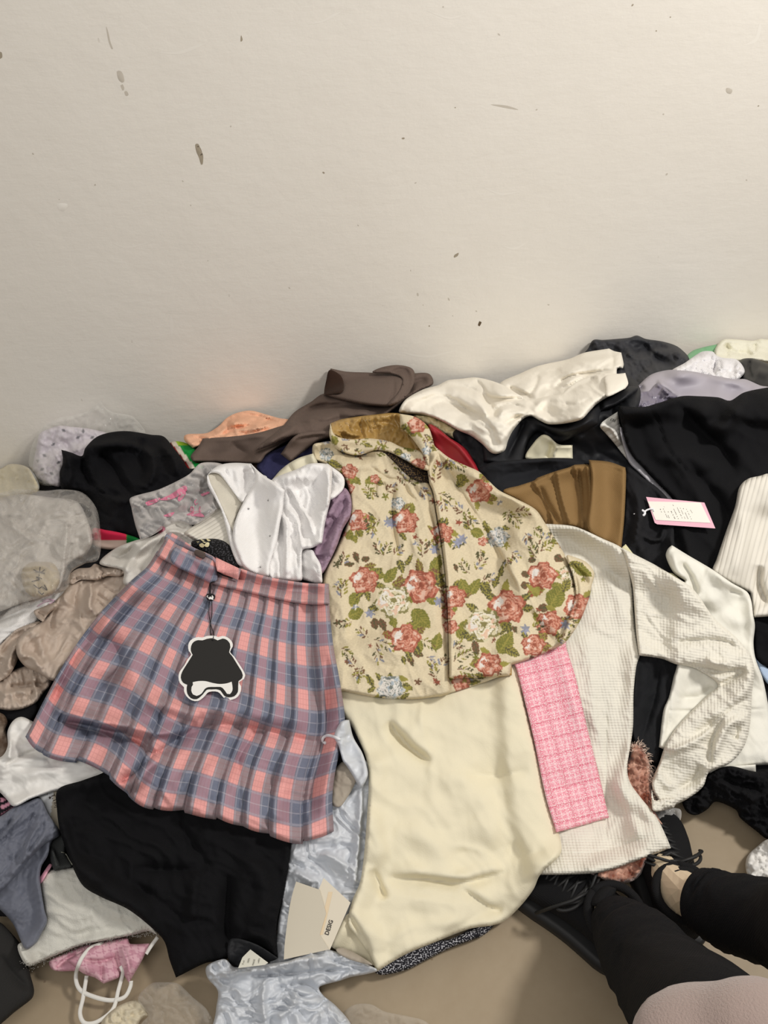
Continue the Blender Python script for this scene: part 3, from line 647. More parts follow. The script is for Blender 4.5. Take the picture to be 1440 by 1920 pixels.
cloth('body', 'C-40,560 0,490 100,430 200,400 260,370 350,360 430,352 520,370 600,400 700,460 760,490 860,470 960,450 1050,380 1200,330 1310,330! 1350,325! 1368,390 1350,420! 1230,480 1170,520 1130,560 1080,610 980,635 880,640 820,615 770,590 720,610 660,680 630,740 610,800 560,822 520,810 470,760 400,710 330,680 200,610 100,580 0,578', CH_, t, sp=3.5, th=.016, puff=.045, pw_=60, wr=(.003, 26, 20, 2.5, 95),
      folds=(('C20,500 180,420 330,440 450,520 500,600', 6, 16, .012), ('C120,560 220,500 400,560 520,660 560,780', 6, 12, -.008), ('C480,460 530,530 545,600', 6, 6, -.018), ('C220,400 400,420 540,490 740,480', 5, 8, -.014), ('C420,440 460,470 500,590', 4, 8, .010),
             ('C560,600 600,560 700,560 780,590', 5, 7, .014), ('C600,640 680,600 760,560', 4, 6, -.008), ('C780,560 860,480 960,470', 5, 6, .010), ('C800,470 900,460 1040,400 1180,350', 6, 6, -.012), ('C1000,560 1150,480 1330,380', 10, 16, .008), ('C760,490 850,560 960,590', 8, 9, -.005), ('C430,360 480,420 500,480', 3, 9, -.008), ('C500,475 620,485 760,478 960,440', 3, 10, -.010), ('C960,440 1020,420 1080,370 1180,350', 3, 9, -.012), ('C545,600 560,540 640,515 740,540', 3, 9, -.010), ('C600,560 700,555 760,580', 3, 5, -.006), ('C60,510 200,460 320,500 420,590', 3, 9, -.005), ('C250,420 380,430 480,500', 5, 7, .007), ('C560,760 620,700 700,630', 8, 8, .006), ('C940,500 1040,520 1150,470', 3, 8, -.004)))
cloth('cuff', 'C1225,345 1300,330 1312,335! 1350,325! 1368,390 1350,420! 1240,470 1230,410', CH_, t, sp=3, th=.004, puff=.004, pw_=8)
SP = simple('grey_fleck', (90, 85, 78), .9)
# big black skirt at the right
o = cloth('shirt', 'D245,728! 270,850 330,1000 352,1130 300,1082 220,980 150,900 107,850 120,815 180,770', fabric('white_ribbed_lining', (222, 220, 214), .8, 'rib', var=.02), sp=3, th=.006, puff=.01, pw_=12, uvr=60, folds=(('D130,830 200,870 270,1000', 3, 5, .008), ('D160,850 230,950 290,1060', 3, 4, -.006)))
tag(o, 'white collar with a printed mark inside, by the big black skirt', 'shirt')
text_on('collar_mark', '£30', 1149, 788, 7, 25, simple('black_ink', (30, 28, 28), .8), o)
o = cloth('strap', 'D262,850 300,880 350,1010 420,1125 482,1210 580,1305 700,1430! 640,1425 520,1310 420,1215 335,1130 290,1000', fabric('pale_grey_satin', (176, 174, 180), .5, 'satin', var=.02, spec=.4), sp=3, th=.005, puff=.006, pw_=8); tag(o, 'pale grey satin strap running along the open side of the big black skirt', 'strap')
t = thing('skirt', 'big black skirt with a long stitched seam hanging down the right side', 'skirt', 1320, 860)
o = cloth('panel', 'D248,682! 450,690 600,650 750,605 900,605 1050,615 1140,640 1250,575 1440,535 1700,500 1700,1400 1500,1500 1300,1500 1250,1900 1100,2200 850,2250 700,2000 650,1800 690,1500 680,1420 580,1310 480,1200 350,1060 280,850', fabric('black_twill', (22, 22, 24), .93, 'plain', var=.06, spec=.12), t, sp=5, th=.014, puff=.03, pw_=60, wr=(.003, 60, 50, 2.5, 101),
          folds=(('D700,640 850,800 980,940 1100,1060 1200,1250', 12, 22, -.014), ('D900,650 960,850 1100,850 1250,700', 14, 14, .008), ('D500,690 570,820 620,980 680,1070 800,1200 960,1450', 2.5, 2.5, -.005), ('D480,1120 640,1060 860,1100 1000,1200', 14, 14, .010),
                 ('D620,1050 780,1180 950,1440 1020,1640', 8, 16, .007), ('D800,1200 900,1260 1040,1420 1140,1600', 10, 14, -.010), ('D1280,600 1150,780 1000,930', 12, 14, .008), ('D760,1620 800,1800 880,2000', 8, 8, .008)))
o = cloth('dress', 'D310,1180 440,1250 560,1330 650,1430 690,1560 700,1800 760,2000 820,2120 600,2100 300,1960 200,1900 270,1700 300,1500', fabric('black_knit_dress', (27, 27, 30), .9), sp=4, th=.008, puff=.012, pw_=24, wr=(.003, 24, 70, 3, 7),
          folds=(('D430,1500 410,1700 470,1900', 5, 8, .006), ('D440,1690 500,1740 580,1740 612,1650', 3, 4, .009), ('D350,1300 420,1450 400,1700 330,1850', 6, 10, .008), ('D640,1700 740,1850 780,2000', 6, 9, .008)))
tag(o, 'black knit dress with a shoulder strap loop under the pink price tag', 'dress')

# brown pleated skirt
BRN = fabric('brown_twill', (137, 108, 68), .8, 'plain', var=.04)
def pleat(lines, w, amp):
    def f(p):
        r = 0
        for s in lines:
            c = curve(s, False, 10); d, sg, t_ = dist(p, c, False, True); r = r + np.where(sg * 1.0 < 0, amp * np.exp(-d / w), amp * np.exp(-d / 2.5)) - np.where(sg > 0, amp * .5 * np.exp(-((d - 6) / 4) ** 2), 0)
        return r
    return f
t = thing('pleated_skirt', 'brown pleated skirt fanned out behind the right shoulder of the floral jacket', 'skirt', 1080, 950)
cloth('pleats', 'C600,1050 700,1015 790,985 810,968 930,925 1000,905 1038,888! 1112,884! 1160,900 1160,1200 1150,1330 1100,1300 1000,1270 880,1290 800,1200 700,1130', BRN, t, sp=3, th=.014, puff=.012, pw_=24,
      fn=pleat(['C925,925 960,1100 1010,1260', 'C1035,890 1070,1050 1085,1280', 'C780,985 870,1130 920,1290', 'C1112,880 1130,1050 1130,1290'], 22, .012), folds=(('C700,1030 800,1010 900,960', 2.5, 2.5, -.002), ('C1060,900 1080,1060 1090,1240', 5, 8, -.012), ('C820,1010 880,1140 950,1260', 5, 8, -.008)))
cloth('front_panel', 'C1125,858! 1250,870 1350,905! 1355,950 1345,1200 1325,1410! 1230,1370 1120,1290 1130,1100 1140,960', BRN, t, sp=4, th=.016, puff=.012, pw_=20, folds=(('C1130,890 1240,905 1350,940', 2.5, 2.5, -.002),))

# clear bags and knits at the left middle
PNK = painted('printed_film', .3, .0003, False)
o = cloth('blouse', 'E0,470 90,380 250,310 430,250 560,200 540,300 440,380 330,420 300,500 170,560 60,640 0,700 -80,720 -80,490', WHT, sp=4, th=.01, puff=.02, pw_=30, wr=(.004, 26, -30, 2.6, 15)); tag(o, 'white blouse lying between the clear bag and the beige ruffled blouse', 'blouse')
tubes('ink_mark', [strand('E300,370 330,350 380,330 440,320', .0012), strand('E340,330 400,310 430,330 390,350 440,345', .0012)], simple('pink_ink', (222, 190, 208), .7), o)
BEI = fabric('beige_satin', (190, 174, 160), .6, 'satin', var=.03, spec=.35)
o = cloth('top', 'E-80,1200 40,1180 280,1130 300,1200 240,1300 200,1340 130,1300 60,1290 -80,1290', fabric('black_lace', (20, 20, 24), .9, 'fuzz', var=.2), sp=4, th=.01, puff=.006); tag(o, 'black lace top under the hem of the beige blouse at the left edge', 'top')
t = thing('ruffled_blouse', 'beige satin blouse with gathered ruffles left of the plaid skirt', 'blouse', 110, 1230)
cloth('hem', 'E-80,960 0,960 60,900 200,850 300,830 420,900 400,1000 350,1060 300,1130 200,1185 80,1205 0,1195 -80,1190', BEI, t, sp=4, th=.010, puff=.02, pw_=30, wr=[(.006, 18, 80, 2.5, 16)],
      folds=(('E60,1000 200,1010 280,990 370,1010', 4, 6, -.010), ('E280,900 280,1000 300,1120', 3, 4, .010), ('E0,1080 120,1060 250,1030', 5, 7, .008), ('E200,1120 260,1060 290,1000', 3, 4, -.006)))
cloth('sleeve', 'E-80,720 0,680 60,620 140,550 320,490 260,580 180,650 150,780 90,900 20,960 -80,990', BEI, t, sp=4, th=.010, puff=.02, pw_=24, wr=(.005, 14, -50, 3, 17), folds=(('E0,760 80,640 200,560', 5, 6, -.012), ('E60,900 80,780 160,620', 4, 6, .010)))
cloth('body', 'E440,330 500,270 560,190 640,150 800,120 1000,60 1100,100 1060,260 960,330 860,460 700,640 560,800 450,960 400,960 300,900 200,850 140,770 130,680 170,600 250,540 340,490 400,420', BEI, t, sp=4, th=.012, puff=.03, pw_=50, wr=[(.005, 24, -60, 2.8, 18)],
      folds=(('E720,160 730,260 720,380 780,440', 4, 7, .010), ('E640,180 600,300 620,440', 5, 9, -.006), ('E760,260 860,330 900,350', 2.5, 3, -.004), ('E800,200 880,240 940,270', 2.5, 3, -.004), ('E760,310 830,370 860,390', 2.5, 3, -.004), ('E300,560 330,700 400,860', 6, 10, .007), ('E150,760 260,780 330,880', 5, 6, .010), ('E500,300 420,460 400,600', 5, 9, -.006)))
cloth('ruffle', 'E550,175 555,120 620,70 720,60 760,30 850,60 950,30 1010,90 960,130 860,130 780,160 720,160 640,160 580,195', BEI, t, sp=3, th=.008, puff=.016, pw_=14, wr=(.006, 9, 70, 2, 19), folds=(('E565,190 620,155 720,155', 3, 4, -.012), ('E800,50 830,100 800,140', 3, 3, -.010)))
cloth('ruffle', 'E270,410 330,380 440,340 460,370 400,420 360,470 345,495 300,465', BEI, t, sp=3, th=.008, puff=.012, pw_=9, folds=(('E290,420 350,430 350,480', 3, 3, -.010),))

LG = fabric('pale_grey_poplin', (214, 210, 203), .75, 'plain', var=.02)
o = cloth('shirt', 'A940,768 1000,763 1060,780 1100,830 1110,900 1000,1000 900,1200 700,1130 690,1050 560,1010 640,930 760,880 850,860 900,830', LG, sp=4, th=.012, puff=.02, pw_=24, wr=(.003, 26, -50, 3, 22), folds=(('A700,1080 740,980 860,880 940,840', 4, 8, .008), ('A630,990 700,960 760,900', 5, 5, -.008), ('A930,830 1000,830 1090,880', 3, 4, .006)))
tag(o, 'pale grey shirt tucked behind the top left corner of the plaid skirt', 'shirt')
RB = fabric('cream_rib_knit', (226, 221, 210), .9, 'rib', var=.02)
o = cloth('sweater', 'A1040,840 1100,790 1240,690 1330,780 1400,900 1440,1040 1420,1080 1200,960 1100,880', fabric('cream_fine_rib', (222, 217, 206), .9, 'rib', var=.02, scale=.75), sp=3, th=.012, puff=.012, pw_=20, uvr=58); tag(o, 'cream ribbed sweater under the white shirt above the plaid waistband', 'sweater')
o = cloth('top', 'A1080,885 1200,870 1270,890 1320,950 1345,1030 1250,1020 1100,940', fabric('black_glitter_knit', (14, 14, 16), .8, 'speck', var=.1, c2=(62, 62, 66)), sp=3, th=.01, puff=.012, pw_=12); tag(o, 'black glitter top with a gold butterfly print just above the plaid waistband', 'top')
GLD = simple('gold_print', (212, 202, 160), .5)
def blob(name, lst, mat, parent, up=.0012, plane=None):
    V = []; F = []; n = 0
    for s in lst:
        v2, f = mesh2d(curve(s, True, 2), 5); P3 = plane.pos(v2, up) if plane else world(v2, smp(T, v2) + up)
        g = f[0]
        if np.cross(P3[g[1]] - P3[g[0]], P3[g[2]] - P3[g[0]]) @ (CAM - P3[g[0]]) < 0: f = [h[::-1] for h in f]
        V.append(P3); F += [[i + n for i in h] for h in f]; n += len(P3)
    return mkmesh(name, np.vstack(V), F, mat, parent, smooth=False)
blob('butterfly_print', ['A1120,905 1135,895 1150,905 1145,918 1130,918', 'A1150,905 1165,890 1178,895 1172,915 1155,915', 'A1125,872 1150,880 1140,884', 'A1160,868 1185,880 1170,884', 'A1100,880 1120,888 1112,892', 'A1140,886 1160,890 1150,894'], GLD, o, .002)

o = cloth('plastic_bag', 'A735,640 900,590 1060,510 1120,450 1180,440 1250,450 1350,500 1320,640 1240,700 1100,790 1000,775 940,800 850,855 790,878! 760,790 740,700', plastic('milky_film', (212, 208, 206), .55, .3), film=True, sp=3.5, th=.01, puff=.02, pw_=20, cr=(.009, 30, 7, 6))
tag(o, 'milky plastic bag with pink printing between the black bundle and the white shirt', 'bag')
PI = simple('pink_print', (214, 130, 156), .5)
for s_p in (['A900,650 960,620 1040,570 1050,600 960,650', 'A820,665 900,640 880,665 830,685', 'A880,830 910,800 930,815 900,840', 'A1130,620 1170,605 1180,612 1140,630', 'A1050,735 1110,715 1150,745 1110,745', 'A1000,640 1040,605 1045,620 1010,660', 'A920,740 980,720 960,745']): blob('print', [s_p], PI, o, .0015)
tubes('lettering', [strand('A1105,650 1095,660 1100,680 1112,670', .0012), strand('A1075,690 1072,715 1085,718 1088,695 1075,690', .0012), strand('A1125,690 1120,715 1130,716', .0012)], PI, o)

# big clear bag at the left with a scribbled paper ball inside
o = cloth('packing_sheet', 'A-200,660 0,640 120,620 300,640 430,660 490,760 520,880 480,960 380,1020 320,1160 100,1240 0,1280 -200,1330', fabric('white_packing_foam', (214, 209, 202), .7, 'none'), sp=3.5, th=.012, puff=.04, pw_=50, cr=(.012, 44, 91, 6)); tag(o, 'pale folded packing sheet inside the big clear bag at the left edge', 'packaging')
t = thing('paper_ball', 'crumpled tape ball scribbled with black pen inside the clear bag at the left', 'paper', 80, 1090)
cloth('wrapping', 'A120,1060 160,1010 230,1000 300,1010 335,1070 330,1130 280,1190 200,1200 140,1160', fabric('kraft_tape', (196, 180, 150), .6, 'none'), t, sp=3, th=.01, puff=.03, pw_=26, cr=(.005, 16, 13, 5))
tubes('scribble', [strand(s, .0011, n=5) for s in ('A190,1045 225,1060 250,1045', 'A225,1030 220,1080', 'A200,1055 250,1065', 'A180,1110 220,1100 205,1085 235,1095', 'A190,1130 220,1150 235,1140 265,1160 250,1130', 'A215,1165 235,1185 245,1175')], simple('pen_ink', (52, 42, 36), .7), t)
SC = plastic('clear_poly_bag', (216, 211, 205), .26, .08, .004)
o = cloth('plastic_bag', 'A-200,620 0,610 100,590 250,600 350,593 450,605 510,650 550,720 565,830 570,900 550,990 480,1010 400,1060 380,1150 240,1210 100,1280 0,1320 -200,1400', SC, film=True, sp=3, th=.014, puff=.05, pw_=60, cr=(.014, 52, 17, 7),
          folds=(('A60,720 80,800 200,900', 4, 8, .010), ('A380,760 370,900 350,1100', 4, 5, .014), ('A120,840 240,760 380,730', 8, 8, .008), ('A420,640 520,720 550,880', 4, 6, .010)))
tag(o, 'big clear plastic bag heaped at the left edge in front of the black bundle', 'bag')
o = cloth('plastic_bag', 'A-200,490 0,480 60,450 150,465 200,520 220,590 150,615 0,640 -200,640', plastic('clear_film'), film=True, sp=4, th=.01, puff=.02, pw_=20, cr=(.008, 18, 27)); tag(o, 'clear plastic wrap over the pale yellow cloth at the left edge', 'bag')

# right-hand whites and knits
o = cloth('shirt', 'I1160,850! 1200,880 1250,930 1340,1000 1340,1120 1250,1040 1190,950', fabric('light_blue_poplin', (176, 196, 222), .8), sp=4, th=.01); tag(o, 'light blue shirt edge showing at the right border below the black fabric', 'shirt')
o = cloth('trousers', 'I1140,560 1255,550 1500,540 1500,900 1250,920 1170,860 1150,700', BLK, sp=5, th=.01, puff=.012, wr=(.004, 24, 60, 2, 4)); tag(o, 'black trousers below the ribbed cream sweater at the right border', 'trousers')
o = cloth('leggings', 'I310,830 440,820 640,860 640,1000 560,1200 520,1480 480,1600 340,1480 300,1300 320,1000', fabric('black_stretch', (24, 25, 28), .8, 'plain', var=.06, spec=.2), sp=4, th=.012, puff=.012, pw_=26, wr=(.003, 40, 70, 3, 9), folds=(('I500,860 480,1100 380,1430', 6, 20, -.006), ('I360,860 340,1000 330,1200', 6, 8, .006)))
tag(o, 'black leggings in the gap between the waffle cardigan and its sleeve', 'leggings')
o = cloth('ribbed_sweater', '1440,888 1426,892 1402,898 1386,914 1378,950 1360,1000 1343,1050 1336,1070 1350,1084 1382,1100 1406,1112! 1412,1158! 1440,1156 1520,1150 1560,1000 1540,900', RB, sp=3, th=.016, puff=.035, pw_=40, uvr=14, folds=(('1426,1060 1424,1095 1440,1135', 5, 9, -.014), ('1400,960 1390,1030 1380,1080', 9, 12, .004)))
tag(o, 'cream ribbed sweater at the right border below the big black skirt', 'sweater')
WS = fabric('ivory_ponte', (230, 228, 218), .85, 'crepe', var=.02)
t = thing('vest', 'ivory sleeveless top with pointed shoulder under the waffle cardigan sleeve', 'top', 1330, 1200)
cloth('back_neck', 'I240,110 270,75! 350,170 420,200 560,270 600,280 660,350 500,360 300,260', fabric('butter_lining', (222, 216, 176), .8), t, sp=4, th=.006, label='pale yellow inner facing')
cloth('body', 'I548,160 560,110 590,82! 700,150 870,250 1000,340 1110,405 1140,470 1152,560 1165,640 1155,760 1170,870 1220,1010 1255,1180 1330,1600! 1170,1607! 840,1640 500,1480! 530,1230 570,1130 600,1000 625,900 600,700 640,400 620,350 680,330 600,270', WS, t, sp=4, th=.014, puff=.018, pw_=30, wr=(.002, 44, 60, 2.5, 14),
      folds=(('I650,190 720,300 770,430', 4, 7, -.012), ('I600,120 620,220 700,330', 8, 8, .008), ('I640,1140 780,1130 880,1060', 8, 10, -.008), ('I540,1225 700,1230 1250,1215', 2.2, 2.2, -.0025), ('I575,1130 570,1300 555,1400', 2.2, 2.2, -.003), ('I980,400 1080,420', 3, 4, -.004), ('I820,420 960,560 1100,640', 10, 12, .004)))
cloth('hem', 'I840,1640 980,1612 1170,1600! 1172,1660! 1080,1655 960,1640 860,1665', WS, t, sp=4, th=.008)
o = cloth('jacket', 'H975,290 1000,262 1060,250 1120,150 1230,105 1370,135 1440,120 1700,100 1700,560 1440,500 1370,450 1290,385 1265,340 1160,297 1110,340 1050,370 1000,350', BLK, sp=4, th=.014, puff=.03, pw_=30, wr=[(.007, 20, 20, 2.4, 33), (.003, 10, 50, 2, 34)],
          folds=(('H1150,190 1260,220 1400,300', 6, 9, .010), ('H1050,270 1040,330 1080,360', 5, 6, -.010), ('H1200,140 1250,200 1380,230', 5, 8, -.010)))
tag(o, 'black crumpled jacket on the floor side of the pile at the right border', 'jacket')
o = cloth('plastic_bag', 'H800,330 960,335 972,380 940,442 880,458 845,410', plastic('milky_film2', (205, 203, 200), .45, .2), film=True, sp=3, th=.008, puff=.02, pw_=14, cr=(.005, 18, 3, 4)); tag(o, 'small milky plastic bag under the gathered cuff of the waffle cardigan', 'bag')
o = cloth('tissue', 'H1440,500 1380,540 1330,590 1318,650 1335,712! 1440,725 1560,730 1560,500', fabric('white_tissue', (228, 226, 222), .85, 'none'), sp=3, th=.01, puff=.03, pw_=22, cr=(.008, 18, 5, 5)); tag(o, 'crumpled white tissue on the floor at the right border', 'tissue')
for bx_, by_, bw_, bh_, ba_ in ((1075, 1655, 95, 60, .085), (1240, 1575, 65, 65, .085)):
    T = np.maximum(T, ba_ * np.exp(-((RX - bx_) / bw_) ** 2 - ((RY - by_) / bh_) ** 2))     # the shoes lie under these hems
FUR = fabric('pink_brown_fur', (226, 178, 156), .95, 'fur', var=.1, c2=(128, 66, 46), sheen=.3)
t = thing('fur_scarf', 'pinkish brown faux fur scarf coming out under the waffle cardigan', 'scarf', 1190, 1500)
cloth('end', 'H640,160 690,60 705,-10 745,-5 790,60 808,170 835,360 870,420 820,380 700,300 660,250', FUR, t, sp=3, th=.012, puff=.03, pw_=20, wr=(.008, 10, 70, 2, 35), uvr=70)
cloth('end', 'H460,670 520,640 600,600 780,590 775,640 752,690 700,730 610,737 540,712', FUR, t, sp=3, th=.012, puff=.028, pw_=20, wr=(.006, 9, 20, 2, 36), uvr=40)
def tufts(spec, n, ln, seed, mat, parent, sk=.5):
    rs = np.random.RandomState(seed); c = curve(spec, False, 2); ctr = c.mean(0); V = []; F = []
    for i in range(n):
        j = rs.randint(len(c)); p = c[j] + rs.randn(2) * 3.5; t_ = c[min(j + 3, len(c) - 1)] - c[max(j - 3, 0)]; a = math.atan2(t_[1], t_[0]) - math.pi / 2 + rs.randn() * sk
        L = ln * rs.uniform(.5, 1.2); q = np.array([p, p + .6 * L * np.array([math.cos(a), math.sin(a)]), p + L * np.array([math.cos(a + .4), math.sin(a + .4)])])
        P3 = world(q, smp(T, np.tile(p, (3, 1))) + np.array([-.004, .004, .002])); v, f = tube3(P3, [.0006, .0005, .0002], 3); F += [[k + len(V) * v.shape[0] for k in g] for g in f]; V.append(v)
    return mkmesh('fur_pile', np.vstack(V), F, mat, parent)
tufts('H700,20 745,0 790,70 806,170 830,330', 260, 9, 3, simple('fur_fibre', (236, 212, 196), .9), t)

# waffle cardigan
WF = fabric('ivory_waffle_knit', (226, 222, 210), .92, 'waffle', var=.015)
t = thing('cardigan', 'ivory waffle knit cardigan lying open at the right with one sleeve bent down', 'cardigan', 1130, 1300)
cloth('body', '960,1000 1000,984 1040,983 1080,988 1130,1010 1165,1027 1178,1050 1186,1100 1190,1160 1200,1228! 1193,1250 1188,1300 1187,1360 1182,1400 1176,1440 1182,1468 1205,1500 1230,1530 1250,1570 1258,1590! 1200,1612 1130,1635 1060,1640 1000,1640! 960,1500 940,1300', WF, t, sp=4, th=.014, puff=.014, pw_=30, wr=(.0018, 44, 60, 2, 44),
      folds=(('1100,1180 1110,1300 1120,1400', 9, 14, .004), ('1137,1300 1137,1450 1136,1600', 2.5, 2.5, -.002), ('1150,1450 1180,1520 1200,1580', 10, 12, .006), ('1110,1040 1150,1100 1180,1180', 9, 12, .004), ('1020,1600 1120,1597 1240,1560', 2.5, 2.5, -.0015), ('1060,1000 1120,1060 1180,1090', 8, 10, -.003)))
cloth('sleeve', '1166,1027! 1195,1042 1230,1060 1260,1078 1300,1105 1340,1160 1380,1195 1408,1230 1414,1262 1410,1300 1406,1360 1395,1400 1370,1430 1330,1448 1318,1475 1292,1496 1268,1508 1250,1512 1235,1500 1222,1470 1236,1430 1250,1392 1280,1350 1330,1300 1346,1287 1338,1274 1300,1252 1266,1245 1240,1235 1198,1229! 1192,1180 1186,1100 1176,1060', WF, t, sp=3.5, th=.014, puff=.03, pw_=44, wr=(.003, 26, 30, 2.4, 45), uvr=10,
      folds=(('I590,760 760,740 960,750 1100,830', 5, 8, -.008), ('I640,900 820,940 960,960 1110,930', 5, 7, -.012), ('I820,860 900,900 1000,900', 4, 6, .010), ('I900,1060 1000,1010 1110,940', 5, 7, -.012), ('I1140,900 1120,1060 1000,1200 860,1330', 8, 16, .012), ('I1130,1130 960,1240 740,1430', 5, 9, -.010),
             ('I1120,1280 980,1330 860,1580', 6, 10, .009), ('I960,1260 880,1400 850,1600', 4, 7, -.009), ('I560,1510 740,1440 860,1340', 5, 8, .009), ('I480,1600 520,1700 600,1780', 6, 8, .008), ('I1050,1330 1030,1430', 4, 6, -.007), ('I620,1780 740,1700 800,1600', 6, 8, -.006), ('I300,300 330,600 350,830', 2.5, 2.5, -.002)))
cloth('cuff', 'I450,1780 470,1850 520,1835 610,1830 620,1850 600,1900 490,1925 455,1910', WF, t, sp=2.5, th=.01, puff=.012, pw_=10, wr=(.005, 5, 90, 3, 46))

# pink tweed, black speckled tweed, cream skirt
o = cloth('skirt', 'G790,1150 880,1100 1000,1040 1150,1020 1250,970 1330,930 1362,945 1310,1000 1150,1062 1050,1112 950,1162 830,1187', fabric('black_white_tweed', (34, 34, 40), .9, 'speck', var=.1, c2=(172, 172, 178)), sp=3, th=.01, puff=.008, pw_=10); tag(o, 'black and white speckled tweed skirt under the hem of the cream skirt', 'skirt')
t = thing('mailer_bag', 'pale grey torn plastic mailer bag between the plaid skirt and the cream skirt', 'bag', 600, 1700)
ML = fabric('grey_polythene', (204, 208, 214), .42, 'none', var=.01, spec=.5)
MLb = fabric('mailer_inside', (166, 156, 142), .6, 'none', var=.03)
cloth('body', 'G410,570 600,380 640,240 700,200 800,190 830,250 815,430 800,600 790,720 740,850 650,1000 600,1060 500,1090 380,1130 310,1130 345,1000 350,950 380,780 400,640', ML, t, sp=2.6, th=.010, puff=.008, pw_=26, cr=(.010, 42, 50, 7), folds=(('G740,250 730,500 700,800', 4, 6, .008), ('G480,640 560,680 620,780', 5, 7, -.010), ('G560,600 640,660 720,700', 4, 8, .008), ('G420,700 520,760', 4, 6, .007)))
cloth('lining', 'G590,290 650,195 705,240 712,290 645,400 605,395', MLb, t, sp=3, th=.004, cr=(.003, 16, 3, 3), label='brownish grey inside face of the mailer')
CS = fabric('cream_crepe', (228, 220, 194), .82, 'crepe', var=.015, spec=.3)
t = thing('skirt', 'large plain cream skirt spread down to the floor below the floral jacket', 'skirt', 850, 1500)
cloth('back_panel', 'G600,1050 640,960 690,900 800,1000 820,1140 810,1150 740,1110 640,1075', CS, t, sp=5, th=.006)
cloth('front_panel', '606,1250 700,1200 900,1180 965,1235 985,1320 1005,1400 1025,1490 1053,1592 1020,1632 1010,1645 1000,1668 975,1700 945,1728 920,1736! 880,1742 820,1765 760,1790 706,1822! 692,1790 668,1755 652,1730 660,1690 676,1650 686,1560 690,1440 664,1370 636,1330', CS, t, sp=4.5, th=.014, puff=.018, pw_=40, wr=[(.0026, 80, 40, 2.2, 55)],
      folds=(('G860,0 960,120 1070,200', 7, 12, -.014), ('G880,-20 1000,120 1080,190', 14, 14, .006), ('G850,735 1000,735 1200,755 1430,700', 6, 12, -.009), ('G880,720 1050,715 1250,735 1420,690', 16, 8, .006), ('G790,690 820,760 850,840', 7, 9, -.010), ('G1200,780 1330,870 1400,890', 8, 9, -.007), ('G1170,720 1280,820 1380,880', 14, 12, .005),
             ('G680,900 740,1010 785,1100', 5, 8, -.010), ('G760,400 830,600 800,680', 14, 16, .006), ('G1060,200 1250,330 1380,600', 20, 26, .006), ('G900,480 1050,560 1150,700', 16, 20, .005), ('G1440,560 1500,620 1600,600', 8, 14, -.003),
             ('G860,1050 1000,960 1200,950 1330,900', 14, 18, .004), ('700,1440 760,1400 800,1330', 14, 18, .004), ('G1220,250 1380,260 1520,230', 12, 14, -.005)))
t = thing('tweed_skirt', 'pink and white checked tweed skirt on the waffle cardigan below the jacket cuff', 'skirt', 1060, 1400)
def m_tweed():
    k = NT('pink_tweed'); uv = k.uv(); s_ = k.sep(uv); c = tuple(alb((231, 146, 164)))
    a1 = k.pulse(k.math('MULTIPLY', s_[0], 95), 0, .32, .12); a2 = k.pulse(k.math('MULTIPLY', s_[1], 95), 0, .32, .12)
    b1 = k.pulse(k.math('MULTIPLY', s_[0], 31.6), .3, .12, .05); b2 = k.pulse(k.math('MULTIPLY', s_[1], 31.6), .3, .12, .05)
    col = k.mix(k.math('MULTIPLY', k.math('ADD', a1, a2), .38), c, tuple(alb((248, 214, 218)))); col = k.mix(k.math('MULTIPLY', k.math('MAXIMUM', b1, b2), .6), col, tuple(alb((205, 84, 112))))
    n = k.noise(uv, 500, 2); col = k.mix(k.math('GREATER_THAN', n, .57), col, tuple(alb((250, 226, 226)))); bp = k.bump(n, .001, .7); k.l(bp.outputs[0], k.b.inputs['Normal']); k.l(col, k.b.inputs['Base Color']); k.b.inputs['Roughness'].default_value = .9; return k.m
# the cream panel lies beside it, so the tweed goes over both
cloth('panel', '955,1225 1000,1215 1055,1185 1062,1215 1078,1265 1100,1360 1120,1440 1142,1533! 1090,1548 1043,1561! 1022,1490 1002,1392 985,1320 968,1255', m_tweed(), t, sp=4, th=.008, puff=.006, pw_=14, uvr=-14, folds=(('1050,1220 1085,1360 1110,1440', 6, 8, .002),))
# bottom left
FL = fabric('white_fleece', (214, 212, 203), .95, 'fuzz', var=.03, sheen=.2)
o = cloth('garment', 'F-100,1150 0,1185 60,1240 130,1320 175,1385 200,1520 230,1640 215,1700 100,1790 20,1860 -100,1950', fabric('charcoal_rib', (44, 43, 42), .9, 'rib', var=.03, scale=.25), sp=4, th=.016, puff=.04, pw_=40, uvr=30, folds=(('F0,1400 80,1520 200,1640', 8, 14, -.004),)); tag(o, 'charcoal fine-ribbed garment lying on the floor in the bottom left corner', 'garment')
t = thing('camisole', 'pink checked camisole with white elastic straps on the floor at the bottom left', 'top', 190, 1800)
PC = painted('pink_check_cotton', .85, .0003, False)
def p_pc(p):
    n = fbm(p[:, 0] / 30, p[:, 1] / 22, 5, 2); a = R(-12); u = p[:, 0] * math.cos(a) + p[:, 1] * math.sin(a); v = -p[:, 0] * math.sin(a) + p[:, 1] * math.cos(a)
    c = lin((214, 172, 182))[None] * (1 - .5 * (n > .15)[:, None] * (1 - lin((196, 146, 160)) / lin((214, 172, 182)))[None] * 2)
    ln = ((u % 13) < 1.5) | ((v % 17) < 1.5); c[ln] = lin((186, 134, 150)); return c
cloth('cup', 'F335,1445 450,1390 560,1345 640,1330 660,1400 600,1500 480,1515 360,1508', PC, t, sp=2.5, th=.006, puff=.01, pw_=14, paint=p_pc, folds=(('F370,1500 450,1430 520,1400', 3, 4, -.006),))
